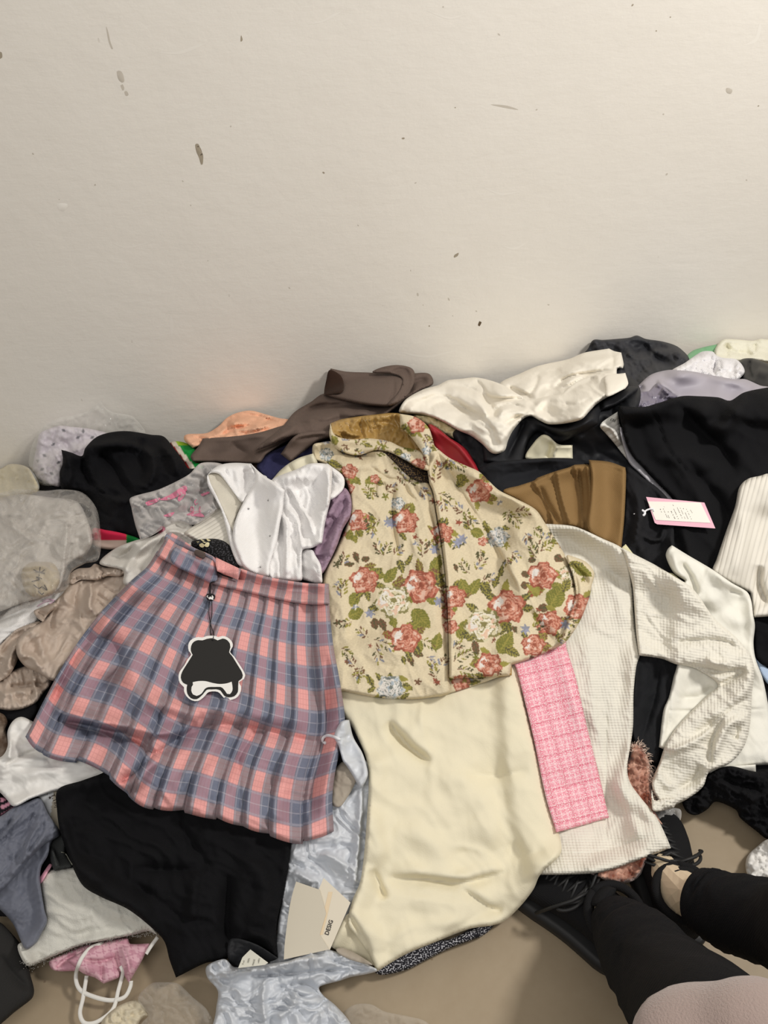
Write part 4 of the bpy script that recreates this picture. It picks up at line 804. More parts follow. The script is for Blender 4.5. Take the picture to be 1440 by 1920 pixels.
cloth('cup', 'F450,1440! 560,1380 640,1330 760,1300 860,1290 880,1330 1010,1328! 960,1440 870,1595! 820,1520 800,1560 700,1600! 640,1560 560,1530 470,1460', PC, t, sp=2.5, th=.008, puff=.014, pw_=18, paint=p_pc, folds=(('F560,1440 690,1445 790,1420', 3, 4, -.006), ('F780,1380 800,1480 850,1560', 3, 4, -.006), ('F690,1460 690,1590', 3, 3, -.004), ('F820,1340 860,1450 880,1560', 5, 5, .005)))
EL = fabric('white_elastic', (226, 224, 218), .8, 'none')
for s in ('F690,1330 610,1360 545,1440 512,1550 540,1640 640,1690 750,1712 840,1690 880,1620 885,1580', 'F585,1545 560,1700 540,1800 570,1865 650,1860 760,1775 800,1640 830,1520 815,1480', 'F1065,1285 1020,1345 985,1400'):
    v, f = ribbon(s, .0062, .0012, .003); mkmesh('strap', v, f, EL, t)
o = cloth('blanket', 'F270,900 300,850 340,830 400,820 490,810 600,800 760,1000 970,1100 1060,1262 1000,1245 900,1270 700,1310 550,1340 350,1420 200,1482 150,1440 120,1340 200,1300 300,1180', FL, sp=4, th=.018, puff=.03, pw_=40, wr=(.003, 44, 20, 2, 66)); tag(o, 'white fleece blanket on the floor at the lower left under the black skirt', 'blanket')
tufts('F1060,1262 1000,1247 900,1272 700,1312 550,1342 350,1422 200,1484 150,1440', 420, 2.6, 9, simple('fleece_fibre', (222, 220, 212), .9), o, .8)
o = cloth('ribbon', 'F265,895 285,860 335,790 352,800 325,845 275,925', simple('pink_satin_ribbon', (222, 160, 178), .5), sp=3, th=.003); tag(o, 'thin pink ribbon lying on the white fleece by the grey tulle', 'ribbon')
o = cloth('sock', 'F320,650 400,590 450,620 445,720 490,790 480,812 400,828 365,835 335,740', fabric('dark_grey_knit', (58, 60, 60), .9), sp=3, th=.008, puff=.012, pw_=12, folds=(('F350,680 370,760 385,820', 3, 4, .008),)); tag(o, 'dark grey sock between the grey tulle and the black skirt', 'sock')
o = cloth('bag', 'F-60,280 0,320 40,350 110,390 60,430 0,470 -60,480', painted('pink_black', .6, .0002, False), sp=3, th=.008, puff=.006, paint=lambda p: np.where(((p[:, :1] * .5 + p[:, 1:]) % 14 < 7) & (p[:, :1] > 2), lin((224, 160, 182)), lin((22, 20, 28)))); tag(o, 'black pouch with pink trim at the left edge under the white T-shirt', 'pouch')
o = cloth('packaging_bag', 'F255,330! 400,280! 400,420 410,560 350,540 320,450', painted('printed_tag_film', .6, .0002, False), sp=4, th=.006, paint=lambda p: np.where(p[:, :1] * 3.6 > 345 - (p[:, 1:] - 1520) * .5, lin((176, 168, 152)), lin((218, 220, 222)))); tag(o, 'white printed packaging with brown lettering beside the grey tulle', 'packaging')
INK = simple('brown_ink', (62, 50, 42), .8)
text_on('lettering', 'T.Tiny', 103, 1502, 11, 68, INK, o, bold=.01); text_on('lettering', 'L ★', 92, 1493, 8, 68, INK, o)
text_on('lettering', 'wwww', 108, 1486, 9, 80, INK, o)
TU = NT('grey_tulle'); k = TU; tt = k.n('ShaderNodeBsdfTransparent'); k.b.inputs['Base Color'].default_value = tuple(alb((120, 124, 138))) + (1,); k.b.inputs['Roughness'].default_value = .6; mx = k.n('ShaderNodeMixShader')
lw = k.n('ShaderNodeLayerWeight'); lw.inputs[0].default_value = .4; k.l(k.math('MULTIPLY_ADD', lw.outputs['Facing'], .5, .62), mx.inputs[0]); k.l(tt.outputs[0], mx.inputs[1]); k.l(k.b.outputs[0], mx.inputs[2]); k.l(mx.outputs[0], k.out.inputs[0]); TU = TU.m
t = thing('tulle_skirt', 'sheer slate grey tulle skirt draped at the left edge', 'skirt', 60, 1620)
cloth('layer', 'F-120,500 0,470 90,410 190,370 270,350 330,460 400,560 400,600 350,640 320,740 280,810 270,900 300,1100 318,1180 280,1260 240,1330 170,1362 90,1200 0,1100 -120,1000', TU, t, sp=4, th=.010, puff=.02, pw_=30, wr=(.004, 26, -60, 3, 77))
cloth('layer', 'F-120,480 0,470 90,410 190,372 268,352 330,460 398,565 380,610 300,660 200,760 120,860 0,980 -120,1080', TU, t, sp=3.5, th=.008, puff=.012, pw_=16, wr=(.006, 15, -55, 4, 78), folds=(('F280,500 200,640 150,790', 2.5, 3, .007), ('F170,430 80,540 0,620', 3, 4, .007), ('F340,560 220,700 60,880', 3, 5, .007), ('F80,480 30,560 -20,600', 3, 3, -.006), ('F240,420 200,520 120,640', 3, 4, -.005)))
o = cloth('fur_collar', 'E-100,1220 20,1230 60,1290 45,1360 90,1480 95,1600 50,1660 -100,1680', fabric('grey_brown_fur', (150, 136, 122), .95, 'fur', var=.1, c2=(88, 70, 56)), sp=4, th=.012, puff=.02, pw_=20, uvr=90); tag(o, 'grey-brown fur collar at the left edge beside the white T-shirt', 'collar')
o = cloth('t_shirt', '14,1372 24,1352 40,1344 60,1352 90,1370 150,1390 230,1430 240,1460 175,1470 110,1482 60,1497 27,1512 10,1496 -10,1478 -60,1460 -60,1430 0,1420 14,1400', fabric('white_jersey', (232, 230, 226), .9, 'crepe', var=.02), sp=3.5, th=.012, puff=.025, pw_=30, wr=[(.0028, 34, -10, 2.6, 79)],
          folds=(('E30,1650 180,1560 330,1520', 4, 8, -.008), ('E60,1430 80,1500 70,1600', 5, 6, .008), ('E100,1750 300,1700 500,1690', 8, 10, .006), ('E60,1620 200,1600 400,1620', 6, 6, .006)))
tag(o, 'white T-shirt poking out under the left hem of the plaid skirt', 't-shirt')
t = thing('skirt', 'large black skirt hanging below the hem of the plaid skirt onto the floor', 'skirt', 330, 1640)
cloth('body', '109,1480 155,1463 200,1445 260,1400 400,1430 540,1540 546,1582! 540,1625 530,1680 519,1735 521,1797! 490,1780 450,1785 420,1800 385,1806 340,1828 330,1833! 318,1800 308,1765 285,1740 240,1705 190,1682 155,1660 132,1615 113,1560 107,1520', BLK, t, sp=4.5, th=.014, puff=.035, pw_=50, wr=(.004, 50, 40, 2.4, 88),
      folds=(('F420,420 450,620 560,820 800,950 1050,1100', 10, 20, .010), ('F880,820 1150,830 1400,830', 12, 16, -.010), ('F880,900 1100,1060 1260,1160 1440,1180', 8, 14, -.008), ('F1200,500 1320,680 1440,820', 9, 12, -.008), ('430,1640 425,1720 430,1780', 10, 14, -.016), ('F1330,800 1310,1000 1300,1200', 8, 12, .008), ('450,1600 500,1660 480,1740', 14, 16, .008), ('460,1745 500,1760 515,1780', 6, 7, .007)))
tubes('loose_thread', [strand('F412,712 440,720 465,760 487,795', .0008, .004, 5)], simple('grey_thread', (140, 140, 128), .8), t)
o = cloth('underskirt', 'G130,1020 240,1040 340,1100 350,1110 300,1130 160,1160! 120,1120', fabric('black_lining', (30, 31, 34), .7, 'satin', var=.03, spec=.3), t, sp=4, th=.004, wr=(.003, 14, 20, 2, 5))
# floor things
o = cloth('paper', 'F690,1850 800,1750 930,1715 1000,1812! 950,1845 900,1920 700,1940', fabric('crumpled_paper', (206, 196, 172), .8, 'none', var=.05), sp=3, th=.01, puff=.012, pw_=14, cr=(.007, 22, 9, 6)); tag(o, 'crumpled off-white paper on the floor beside the camisole straps', 'paper')
o = cloth('plastic_bag', 'F930,1700 1020,1600 1100,1590 1200,1600 1300,1690 1400,1780 1460,1960 880,2000 960,1860 1000,1810', plastic('clear_crackle', (238, 234, 226), .17, .04, .004), film=True, sp=3, th=.01, puff=.022, pw_=20, cr=(.012, 20, 29, 6)); tag(o, 'crackly clear plastic bag on the floor left of the grey mailer', 'bag')
o = cloth('plastic_bag', 'G655,1372 700,1328 780,1323 850,1358 950,1378 1050,1413 1130,1560 640,1560', plastic('clear_crackle'), film=True, sp=3, th=.008, puff=.012, pw_=10, cr=(.008, 22, 31, 6)); tag(o, 'clear plastic sleeve on the floor right of the grey mailer', 'bag')
t2 = bpy.data.objects['mailer_bag']
# printed cards standing in the mailer
CD = simple('ivory_card', (224, 215, 196), .35, 0, .5); CD2 = simple('ivory_card_back', (206, 198, 180), .35, 0, .5)
pl = Plane(curve('G545,735! 690,850! 640,960! 590,1060! 480,1040! 545,790!', True, 20), .010, 98)
t = thing('card', 'ivory printed card standing behind the left one in the grey mailer', 'card', 622, 1700)
o, _ = card('sheet', 'G563,735! 688,850! 592,1070! 480,1060! 500,900! 540,790!', CD, t, pl, .0008)
v, f = mesh2d(curve('G585,800! 605,800! 560,1000! 540,1000!', True, 20), 40); mkmesh('stripe', pl.pos(v, .0012), f, simple('beige_gloss_band', (228, 208, 176), .3), t, smooth=False)
text_on('lettering', 'DESIG', 617, 1739, 11, -72, simple('black_print', (40, 36, 34), .6), t, pl, .0016, bold=.02)
t = thing('card', 'ivory blank card in the grey mailer next to the black skirt', 'card', 570, 1740)
card('sheet', 'G435,752! 545,790! 575,900! 545,1000! 590,1068! 378,1115! 382,1040 400,900 415,820', CD2, t, pl, .0008, up=.002)
cloth('crumpled_edge', 'G20,1145 100,1113 150,1150 300,1135 400,1118 480,1080 540,1063 620,1078 700,1108 810,1158! 812,1170 760,1184 690,1197 640,1214 545,1242 560,1280 620,1330 690,1415 760,1600 60,1600 62,1350 70,1262 22,1200', ML, t2, sp=2.4, th=.016, puff=.03, pw_=40, cr=(.013, 38, 63, 7),
      folds=(('G60,1180 250,1170 450,1120 620,1100', 5, 8, .010), ('G300,1180 280,1300 300,1450', 5, 6, .010), ('G200,1190 330,1190 540,1170 720,1160', 4, 5, -.010), ('G330,1250 480,1230 600,1330', 6, 8, -.010), ('G440,1240 420,1330 330,1400', 5, 6, .008), ('G600,1120 700,1150 790,1165', 3, 4, -.007)))
cloth('lining', 'G620,1068 650,1060 720,1090 790,1140 700,1120 640,1092', MLb, t2, sp=3, th=.003, cr=(.002, 12, 3, 3))
t = thing('care_label', 'white folded care label sticking up at the black hem above the grey mailer', 'label', 470, 1800)
pl = Plane(curve('G220,1068! 305,1130! 170,1160!', True, 20), .012, 90)
card('tape', 'G222,1068! 305,1130! 290,1140! 165,1155! 185,1105!', simple('white_label', (232, 232, 220), .7), t, pl, .0006)
for i, s in enumerate(('F-xx', '100%', 'MADE', 'x40%')): text_on('lettering', s, 380 + (190 + i * 24) / 2.4828, 1350 + (1128 - (1 if i % 2 else 0) * 8) / 2.4828, 4.5, -75, simple('grey_print', (110, 108, 98), .8), t, pl, .0012)

# floral jacket ------------------------------------------------------------------------------
BG = lin((224, 211, 181))
def rot(x, y, a): return x * math.cos(a) + y * math.sin(a), -x * math.sin(a) + y * math.cos(a)
DKG, GRN, OLV, LTG, BRO, BLU, TER, PNK_, WHT_, LPK, DRD = [lin(c) for c in ((80, 82, 58), (116, 120, 56), (150, 144, 72), (178, 178, 122), (116, 84, 66), (138, 144, 160), (188, 112, 94), (213, 152, 132), (234, 230, 224), (228, 188, 170), (152, 80, 66))]
def floral(p):
    X, Y = p[:, 0], p[:, 1]; c = np.tile(BG, (len(p), 1)); rs = np.random.RandomState(5)
    jx = fbm(X / 5, Y / 5, 3, 2) * 1.2; jy = fbm(X / 5 + 40, Y / 5, 4, 2) * 1.2; Xj, Yj = X + jx, Y + jy
    def near(cx, cy, r): return np.where((np.abs(X - cx) < r) & (np.abs(Y - cy) < r))[0]
    def leaf(cx, cy, L, W, a, col, col2=None):
        i = near(cx, cy, L + 3)
        if not len(i): return
        u, v = rot(Xj[i] - cx, Yj[i] - cy, a); t_ = np.clip(u / L * .5 + .5, 0, 1); hw = W * np.sin(math.pi * t_ ** .8) ** .8
        m = (np.abs(u) < L) & (np.abs(v) < hw); c[i[m]] = col
        if col2 is not None:
            vein = m & ((np.abs(v) < 1.0) | (np.abs(((u - np.abs(v) * .9) % 6) - 3) < .9)); c[i[vein]] = col2
    def rose(cx, cy, r, pal):
        i = near(cx, cy, r * 1.35); 
        if not len(i): return
        dx = (Xj[i] - cx) / r; dy = (Yj[i] - cy) / (r * .92); rr = np.hypot(dx, dy); th = np.arctan2(dy, dx); k = rs.randint(9)
        edge = 1 + .10 * np.cos(5 * th + k) + .05 * np.cos(11 * th + k); m = rr < edge
        q = fbm(dx * 2.2 + k, dy * 2.2, 8 + k, 2)
        ring = rr * 4.1 + .5 * np.sin(th * 3 + k + rr * 3) + q * .7; band = ring % 1
        lvl = np.where(band < .2, 0, np.where(band < .5, 1, 2)); lvl = np.where((q > .28), 3, lvl); lvl = np.where((rr > edge - .16), 0 + (q > 0), lvl)
        cc = np.array([pal[j] for j in range(4)])[lvl.astype(int)]; c[i[m]] = cc[m]
        m2 = (np.hypot(dx - .05, dy + .05) < .16) & m; c[i[m2]] = pal[0]
        m3 = (rr > .35) & (rr < .75) & (np.sin(th - 1.9) > .75) & (q > -.1) & m; c[i[m3]] = WHT_ if r > 18 else pal[3]
    PKP = [DRD, TER, PNK_, LPK]; WHP = [lin((118, 128, 126)), lin((206, 208, 204)), WHT_, lin((176, 190, 200))]; CRP = [lin((132, 128, 84)), lin((216, 208, 176)), lin((236, 230, 214)), lin((228, 194, 170))]
    def sprig(cx, cy, L, a, cols, n=9):
        ca, sa = math.cos(a), math.sin(a)
        i = near(cx + ca * L / 2, cy + sa * L / 2, L)
        if len(i):
            u, v = rot(Xj[i] - cx, Yj[i] - cy, a); m = (u > 0) & (u < L) & (np.abs(v + .12 * L * np.sin(u / L * 3)) < .7); c[i[m]] = BRO
        for j in range(n):
            t_ = (j + 1) / n; s = 1 if j % 2 else -1; x = cx + ca * L * t_ - sa * s * 3; y = cy + sa * L * t_ + ca * s * 3
            b = a + s * (.9 - .4 * t_); l = 6.0 * (1 - .35 * t_) * rs.uniform(.8, 1.3); leaf(x + math.cos(b) * l * .8, y + math.sin(b) * l * .8, l, 1.7, b, cols[rs.randint(len(cols))])
    def star(cx, cy, r, cols, n=6):
        k = rs.rand() * 6
        for j in range(n): b = k + j * 6.283 / n; leaf(cx + math.cos(b) * r * .6, cy + math.sin(b) * r * .6, r * .6, r * .26, b, cols[rs.randint(len(cols))])
    SPC = [DKG, BRO, OLV, BLU]
    roses = [(672,976,21,0),(760,978,24,0),(829,1000,20,0),(899,921,23,0),(683,1088,26,0),(788,1099,33,0),(737,1127,33,2),(760,1197,28,0),(852,1120,22,0),(951,1138,33,0),(906,1172,33,2),(917,1246,24,0),(1017,1079,27,0),
             (934,1008,20,1),(732,1290,25,1),(1084,1138,26,0),(1030,1168,24,0),(1000,1210,22,0),(746,944,13,1),(865,1281,17,0),(782,796,17,0),(784,872,14,0),(655,884,15,0),(612,852,13,1),(650,915,14,0),(760,858,10,1),(800,845,9,1),(703,898,9,0),(845,1175,14,0),(905,1015,9,0),(1063,1075,15,2),(840,1150,12,0),(1040,1230,15,0),(640,1000,8,0)]
    lv = [(709,1076,17,9,.5,GRN),(733,1078,19,10,-.9,GRN),(752,1062,14,7,1.2,DKG),(767,1050,13,5,-1.0,DKG),(790,1160,24,15,.8,GRN),(778,1176,18,10,.3,OLV),(818,1058,20,11,-1.2,GRN),(826,1092,10,8,.2,DKG),(1043,1118,24,18,-1.0,GRN),(1062,1095,16,9,-1.2,OLV),(664,1125,15,11,2.0,GRN),(668,1150,16,11,-.4,GRN),
          (948,1205,24,16,-1.0,GRN),(960,1222,16,9,.5,OLV),(870,1102,18,10,1.2,GRN),(890,1100,18,10,-1.0,GRN),(911,1105,16,10,1.0,DKG),(930,1090,13,6,-1.2,DKG),(820,1203,17,11,-1.3,GRN),(868,1180,20,12,-1.2,GRN),(892,1215,15,7,1.3,BRO),(885,1195,12,6,-.5,DKG),(1092,1070,22,10,.5,GRN),(1080,1058,14,7,0,OLV),
          (868,898,13,8,.4,GRN),(866,903,14,8,-.8,OLV),(908,897,13,6,.7,GRN),(771,809,12,8,.9,GRN),(757,800,8,5,-1.,DKG),(895,999,13,10,.3,GRN),(910,985,10,5,1.3,DKG),(949,1007,8,7,0,OLV),(876,988,9,5,.6,OLV),(665,1010,8,7,1.2,GRN),(655,1002,11,7,-1.2,GRN),(672,1000,8,6,1,OLV),(699,900,16,8,-.2,GRN),(712,905,9,6,.5,OLV),
          (640,888,10,6,-.5,OLV),(627,870,16,7,.4,OLV),(660,898,12,7,-1,GRN),(670,902,9,6,.8,GRN),(668,1045,11,6,1.2,BRO),(686,1048,8,6,-.4,BRO),(655,1058,10,5,0,BRO),(703,1170,11,8,1.3,BRO),(718,1172,13,7,1.2,BRO),(737,1168,8,6,0,DKG),(757,1238,8,5,1.2,DKG),(770,1238,12,6,1.2,BRO),(784,1225,11,7,.6,BRO),(732,1192,16,8,.4,DRD),
          (826,980,12,6,-1.2,DKG),(998,1050,8,6,0,BRO),(985,1077,9,6,.5,BRO),(985,1097,9,7,-.3,BRO),(1048,1047,10,8,.5,BRO),(1005,1110,18,8,-.3,DRD),(1020,1140,12,8,0,BRO),(989,1140,11,8,0,DKG),(1052,1020,14,5,1.2,DRD),(695,1278,12,6,1.1,OLV),(697,1293,10,5,-.6,DKG),(765,1288,12,6,.6,OLV),(760,1305,11,5,-.5,DKG),(733,1270,9,5,1.3,OLV),
          (885,1278,16,7,.0,OLV),(905,1268,10,5,-.3,DKG),(842,1152,12,8,-.8,DKG),(855,1065,9,4,1.2,BRO),(940,1070,12,5,-1.3,DKG),(690,835,9,4,.4,DKG),(628,826,10,7,1.2,GRN),(642,800,6,5,0,GRN),(748,848,10,6,.2,OLV),(768,838,14,9,.5,GRN),(812,842,8,4,.3,DKG),(1000,1238,11,5,1,BRO),(965,1180,8,5,1,BRO)]
    for x, y, L, W_, a, col in lv:
        leaf(x, y, L, W_, a, col, OLV if col is not OLV and (col is not BRO) else DKG)
    for x, y, r, k in roses:
        if r > 15:
            for j in range(5): b = rs.rand() * 6.283; leaf(x + math.cos(b) * r * 1.15, y + math.sin(b) * r * 1.15, r * .45, r * .22, b + rs.randn() * .5, [GRN, DKG, BRO, OLV][rs.randint(4)], OLV)
    for x, y, r, k in roses: rose(x, y, r, (PKP, WHP, CRP)[k])
    for x, y, L, a in ((700,935,26,-2.2),(722,920,22,-.3),(712,975,24,2.9),(700,985,18,1.9),(716,1040,26,-2.0),(720,1042,24,-1.2),(738,1040,20,-.6),(792,1045,30,-1.5),(800,1030,18,-.7),(640,1060,20,-1.2),(648,1085,24,2.4),(640,1120,28,-1.4),(660,1165,20,2.9),(700,1200,40,.4),(705,1215,26,1.3),(690,1195,22,-2.4),
                       (790,1200,30,.5),(800,1232,20,.8),(640,1215,18,.7),(660,1270,26,-.3),(665,1250,18,-2.1),(700,1312,10,0),(820,1030,20,-1.3),(818,1270,24,-1.9),(826,1250,20,-1),(870,960,22,-2.5),(880,985,26,-1.8),(876,968,20,.8),(872,1012,26,2.7),(900,1030,12,1.5),(880,1075,26,-2.2),(893,1070,26,-1.0),(905,1090,20,-.4),
                       (850,1240,40,-.5),(856,1255,30,.2),(870,1262,20,1),(850,1215,16,-.5),(815,905,30,-1.4),(822,925,26,.6),(830,935,22,1.4),(828,880,18,-.8),(955,965,26,.8),(965,960,26,.0),(955,955,20,1.8),(1000,990,18,.7),(1008,1040,42,-1.2),(1015,1030,26,-.5),(1005,1045,24,-2.0),(1030,1010,18,-.9),(985,1000,16,1.2),
                       (668,835,26,-.8),(662,845,20,.5),(655,825,18,-2.2),(700,850,24,-.3),(716,838,20,-1.4),(640,815,16,-1.4),(735,870,24,.3),(745,885,24,.9),(690,915,20,.9),(690,960,18,1.5),(640,835,12,1),(796,815,16,1.2),(806,830,20,.2),(850,865,24,.6),(842,860,16,1.6),(960,1035,16,.8),(950,1045,12,1.4),(680,1250,22,2.2),
                       (1000,1180,16,-.6),(1060,1160,20,.5),(1040,1200,18,-.3),(820,1100,14,.4),(640,960,14,-1),(765,905,20,-.3),(788,915,18,.9),(1075,1180,14,1.9)):
        sprig(x, y, L, a, SPC if rs.rand() < .6 else [DKG, OLV, GRN], 5 + int(L / 8))
    for i in range(90):
        x, y = rs.uniform(610, 1100), rs.uniform(790, 1300)
        star(x, y, rs.uniform(4, 7.5), [[BLU, BLU, WHT_], [BRO, DKG], [BRO, DRD], [OLV, GRN]][rs.randint(4)], 5) if np.linalg.norm(c[np.argmin((X - x) ** 2 + (Y - y) ** 2)] - BG) < .01 else None
    for x, y in ((822,1128),(1060,1172),(985,1180),(815,1030),(728,978),(867,1010),(858,1018),(694,1150),(735,982)): star(x, y, 9, [BLU, lin((150, 156, 180))], 6)
    n = fbm(X / 3, Y / 1.6, 9, 2); c *= (1 + .10 * n)[:, None]
    return np.clip(c, 0, 1)
TAP = painted('rose_tapestry', .85, .0012)
GOLD = fabric('gold_lining', (172, 138, 78), .35, 'satin', var=.05, spec=.5)
t = thing('floral_jacket', 'cream rose tapestry jacket with gold lining on top of the pile', 'jacket', 830, 1080)
cloth('lining', 'J105,90! 160,70 250,55 340,45 400,38 455,42 480,60 600,200 600,400 540,360 380,240 200,200 110,150', GOLD, t, sp=3, th=.008, puff=.01, pw_=12, wr=(.005, 14, 70, 2.4, 5), label='shiny gold lining inside the collar', folds=(('J170,110 190,140 260,150', 3, 4, .008), ('J255,80 265,150', 3, 5, -.004)))
cloth('hem_facing', 'J880,1375 960,1330 1012,1290! 1012,1350! 940,1362', GOLD, t, sp=4, th=.004)
PX = fabric('neck_opening_shade', (34, 26, 22), .9, 'speck', var=.2, c2=(92, 74, 48))  # shade of the neck opening put into a dark speckled colour
cloth('back_hem', 'J640,1300! 960,1340! 945,1358 830,1400 700,1440 640,1450', TAP, t, sp=2.6, th=.006, paint=floral)
cloth('front_panel', 'J18,200 60,185 100,180 140,190 160,230 240,250 330,225 400,240 500,330 590,380 625,450 640,560 662,700 680,850 690,1000 697,1180 700,1375! 700,1440 600,1462 500,1470 330,1460 170,1430 140,1430 90,1300 70,1200 66,1050 70,850 130,720 170,640 195,560 205,480 190,400 160,350 60,290 20,270', TAP, t, sp=1.9, th=.016, puff=.016, pw_=50, paint=floral, wr=(.0025, 44, 80, 2.4, 6),
      folds=(('J430,380 418,520 430,650 450,760', 3, 5, -.008), ('J300,300 400,365 520,375 590,400', 2.5, 2.5, -.003), ('J340,380 330,430 340,470', 3, 4, -.004), ('J370,380 390,440', 3, 3, -.004), ('J480,390 490,430 540,480', 3, 4, -.004), ('J520,390 545,440 570,470', 3, 4, -.004), ('J590,430 640,640 672,860 690,1100 694,1370', 2.5, 6, -.008),
             ('J200,210 260,250 330,240', 6, 8, -.008), ('J130,280 260,300 380,290', 8, 10, .006), ('J180,640 160,900 180,1200', 14, 20, .006), ('J400,900 420,1100 400,1300', 30, 30, .006), ('J560,500 600,800 620,1100', 20, 20, .004)))
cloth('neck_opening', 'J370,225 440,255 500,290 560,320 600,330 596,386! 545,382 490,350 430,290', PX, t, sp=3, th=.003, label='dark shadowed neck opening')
cloth('side_panel', 'J455,45! 530,60 590,105 615,160 625,200 640,215 700,262 780,300 850,332 900,380 950,425 1030,465 1130,520 1180,590 1250,700 1285,765 1330,900 1350,1000 1330,1100 1285,1180 1150,1250 1012,1298! 1000,1352! 850,1362 700,1367! 697,1200 690,1000 680,850 660,680 640,560 620,440 600,390! 590,330 560,210 500,150 465,110', TAP, t, sp=1.9, th=.016, puff=.022, pw_=50, paint=floral, wr=(.0025, 50, 45, 2.2, 8),
      folds=(('J620,200 700,330 760,430 870,600', 2.5, 3, -.004), ('J870,600 960,760 1050,940', 3, 8, -.009), ('J900,660 1000,820 1080,980', 16, 10, .006), ('J640,240 600,330 615,420', 4, 5, .006), ('J760,880 800,1100 790,1330', 26, 26, .005), ('J1000,560 1150,750 1230,960', 24, 26, .007), ('J1080,1010 1160,1100 1230,1190', 10, 14, -.007), ('J640,420 700,800 720,1200', 12, 16, .005)))
cloth('collar', 'J105,90! 130,150 210,170 300,165 400,180 455,205 560,235 600,320 560,318 480,275 400,235 330,225 240,250 160,230 120,200 100,150', TAP, t, sp=2.4, th=.010, puff=.010, pw_=12, paint=floral, folds=(('J250,240 340,235', 3, 4, -.006),))
cloth('collar', 'J452,42! 530,58 590,103 612,160 600,240 596,300 560,230 500,150 455,110!', TAP, t, sp=2.4, th=.008, puff=.008, pw_=12, paint=floral)
cloth('cuff', 'J1285,755 1330,760 1390,788 1425,840 1412,900 1400,960 1350,1085 1285,1180 1250,1200 1290,1080 1330,960 1320,860', TAP, t, sp=1.9, th=.014, puff=.018, pw_=16, paint=floral, folds=(('J1300,780 1370,850 1400,900', 4, 6, -.007), ('J1310,800 1340,920 1310,1080', 4, 5, -.007)))

# lilac gauze, cream band and white shirt
o = cloth('band', 'M600,330 650,290 720,210 800,145 900,90 1030,50! 1070,150 1000,220 800,330 700,380', fabric('cream_band_cloth', (226, 220, 196), .85, 'crepe'), sp=3.5, th=.010, puff=.016, pw_=16, folds=(('M790,140 850,240', 3, 3, -.003),)); tag(o, 'cream waistband piece between the white shirt and the floral jacket collar', 'skirt')
o = cloth('scarf', 'M1310,370 1370,430 1388,540 1372,640 1305,760 1255,900 1185,1050 1112,1172 1050,1150 1000,1000 1050,890 1080,700 1130,560 1180,460', fabric('lilac_gauze', (158, 134, 152), .9, 'gauze', var=.04), sp=3, th=.014, puff=.02, pw_=24, wr=[(.006, 10, -60, 3.5, 9)],
          folds=(('M1340,440 1320,560 1200,740 1130,880', 4, 6, -.010), ('M1150,650 1230,650', 3, 4, -.008), ('M1300,420 1210,560 1150,760', 5, 6, .008), ('M1040,1010 1140,1020', 2, 3, -.005), ('M1330,600 1250,800 1170,1000', 6, 7, .008)), uvr=-60)
tag(o, 'crinkled lilac gauze scarf squeezed between the white shirt and the floral jacket', 'scarf')
t = thing('white_shirt', 'white shirt with small snap buttons crumpled above the plaid skirt waistband', 'shirt', 520, 980)
WS2 = fabric('white_poplin', (240, 238, 237), .8, 'plain', var=.01)
cloth('cuff', 'M900,940 1020,950 1050,1000 1100,1090 1112,1200 1104,1260 980,1240 900,1200 880,1050', WS2, t, sp=3.5, th=.007, puff=.006, pw_=14, wr=(.003, 16, 60, 2.4, 8))
cloth('sleeve', 'M1150,150 1210,180 1290,240 1322,300 1305,390 1190,485 1120,420', WS2, t, sp=3.5, th=.008, puff=.010, pw_=14, wr=(.003, 14, 60, 2.4, 4))
cloth('body', 'M640,300 760,240 870,200 1000,145 1150,148 1205,190 1200,340 1190,480 1165,590 1140,700 1112,885! 1020,930 930,955 925,1130 910,1240 700,1230 580,1200 600,700 620,400', WS2, t, sp=3, th=.014, puff=.025, pw_=40, wr=[(.004, 22, 70, 3, 24)],
      folds=(('M810,360 880,500 1000,700 1020,830', 3, 9, .012), ('M790,380 860,520 960,700', 6, 5, -.012), ('M760,540 860,640 900,800 935,960', 4, 8, .012), ('M700,560 780,700 780,950 790,1180', 4, 8, .010), ('M860,620 880,900 890,1140', 4, 5, -.008), ('M720,650 750,900 740,1180', 4, 6, -.008), ('M1010,300 1100,420 1160,470', 6, 8, -.005), ('M700,290 850,270 1050,290', 8, 9, .006), ('M1160,200 1180,360 1150,600', 4, 6, .006)))
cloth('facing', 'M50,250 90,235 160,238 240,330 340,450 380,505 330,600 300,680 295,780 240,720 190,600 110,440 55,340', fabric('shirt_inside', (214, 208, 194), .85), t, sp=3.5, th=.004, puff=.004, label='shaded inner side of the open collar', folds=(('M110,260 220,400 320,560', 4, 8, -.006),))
cloth('front_edge', 'M270,760 300,840 400,1100 330,1085 262,930 180,600 110,460 50,350 40,270 50,250 75,330 140,460 220,640', WS2, t, sp=3, th=.006, puff=.006, pw_=8)
cloth('collar', 'M40,262 90,200 180,152 300,138 450,145! 540,240 600,275 560,400 480,440 420,470 370,512 300,430 220,320 160,250 100,232 60,240', WS2, t, sp=3, th=.009, puff=.010, pw_=22, wr=(.002, 20, 30, 2.4, 3), folds=(('M200,170 240,260 330,400', 3, 9, -.005), ('M260,200 300,330 360,490', 6, 12, -.006), ('M420,180 410,300 380,440', 5, 7, -.008), ('M440,200 480,240 500,300', 3, 5, .006)))
cloth('placket', 'M450,150 520,215 590,270 660,312 766,392! 755,470 748,560 720,700 690,880 650,1000 625,1090 600,1200 400,1130 330,1000 290,900 280,780 315,640 380,500 440,400 490,300 488,220', WS2, t, sp=3.5, th=.008, puff=.006, pw_=20, wr=(.0015, 30, 70, 2.4, 4), folds=(('M760,400 700,640 620,1000', 4, 5, .002), ('M380,520 320,660 290,800', 4, 8, .005),))
SN = simple('snap_metal', (150, 148, 146), .3, .8)
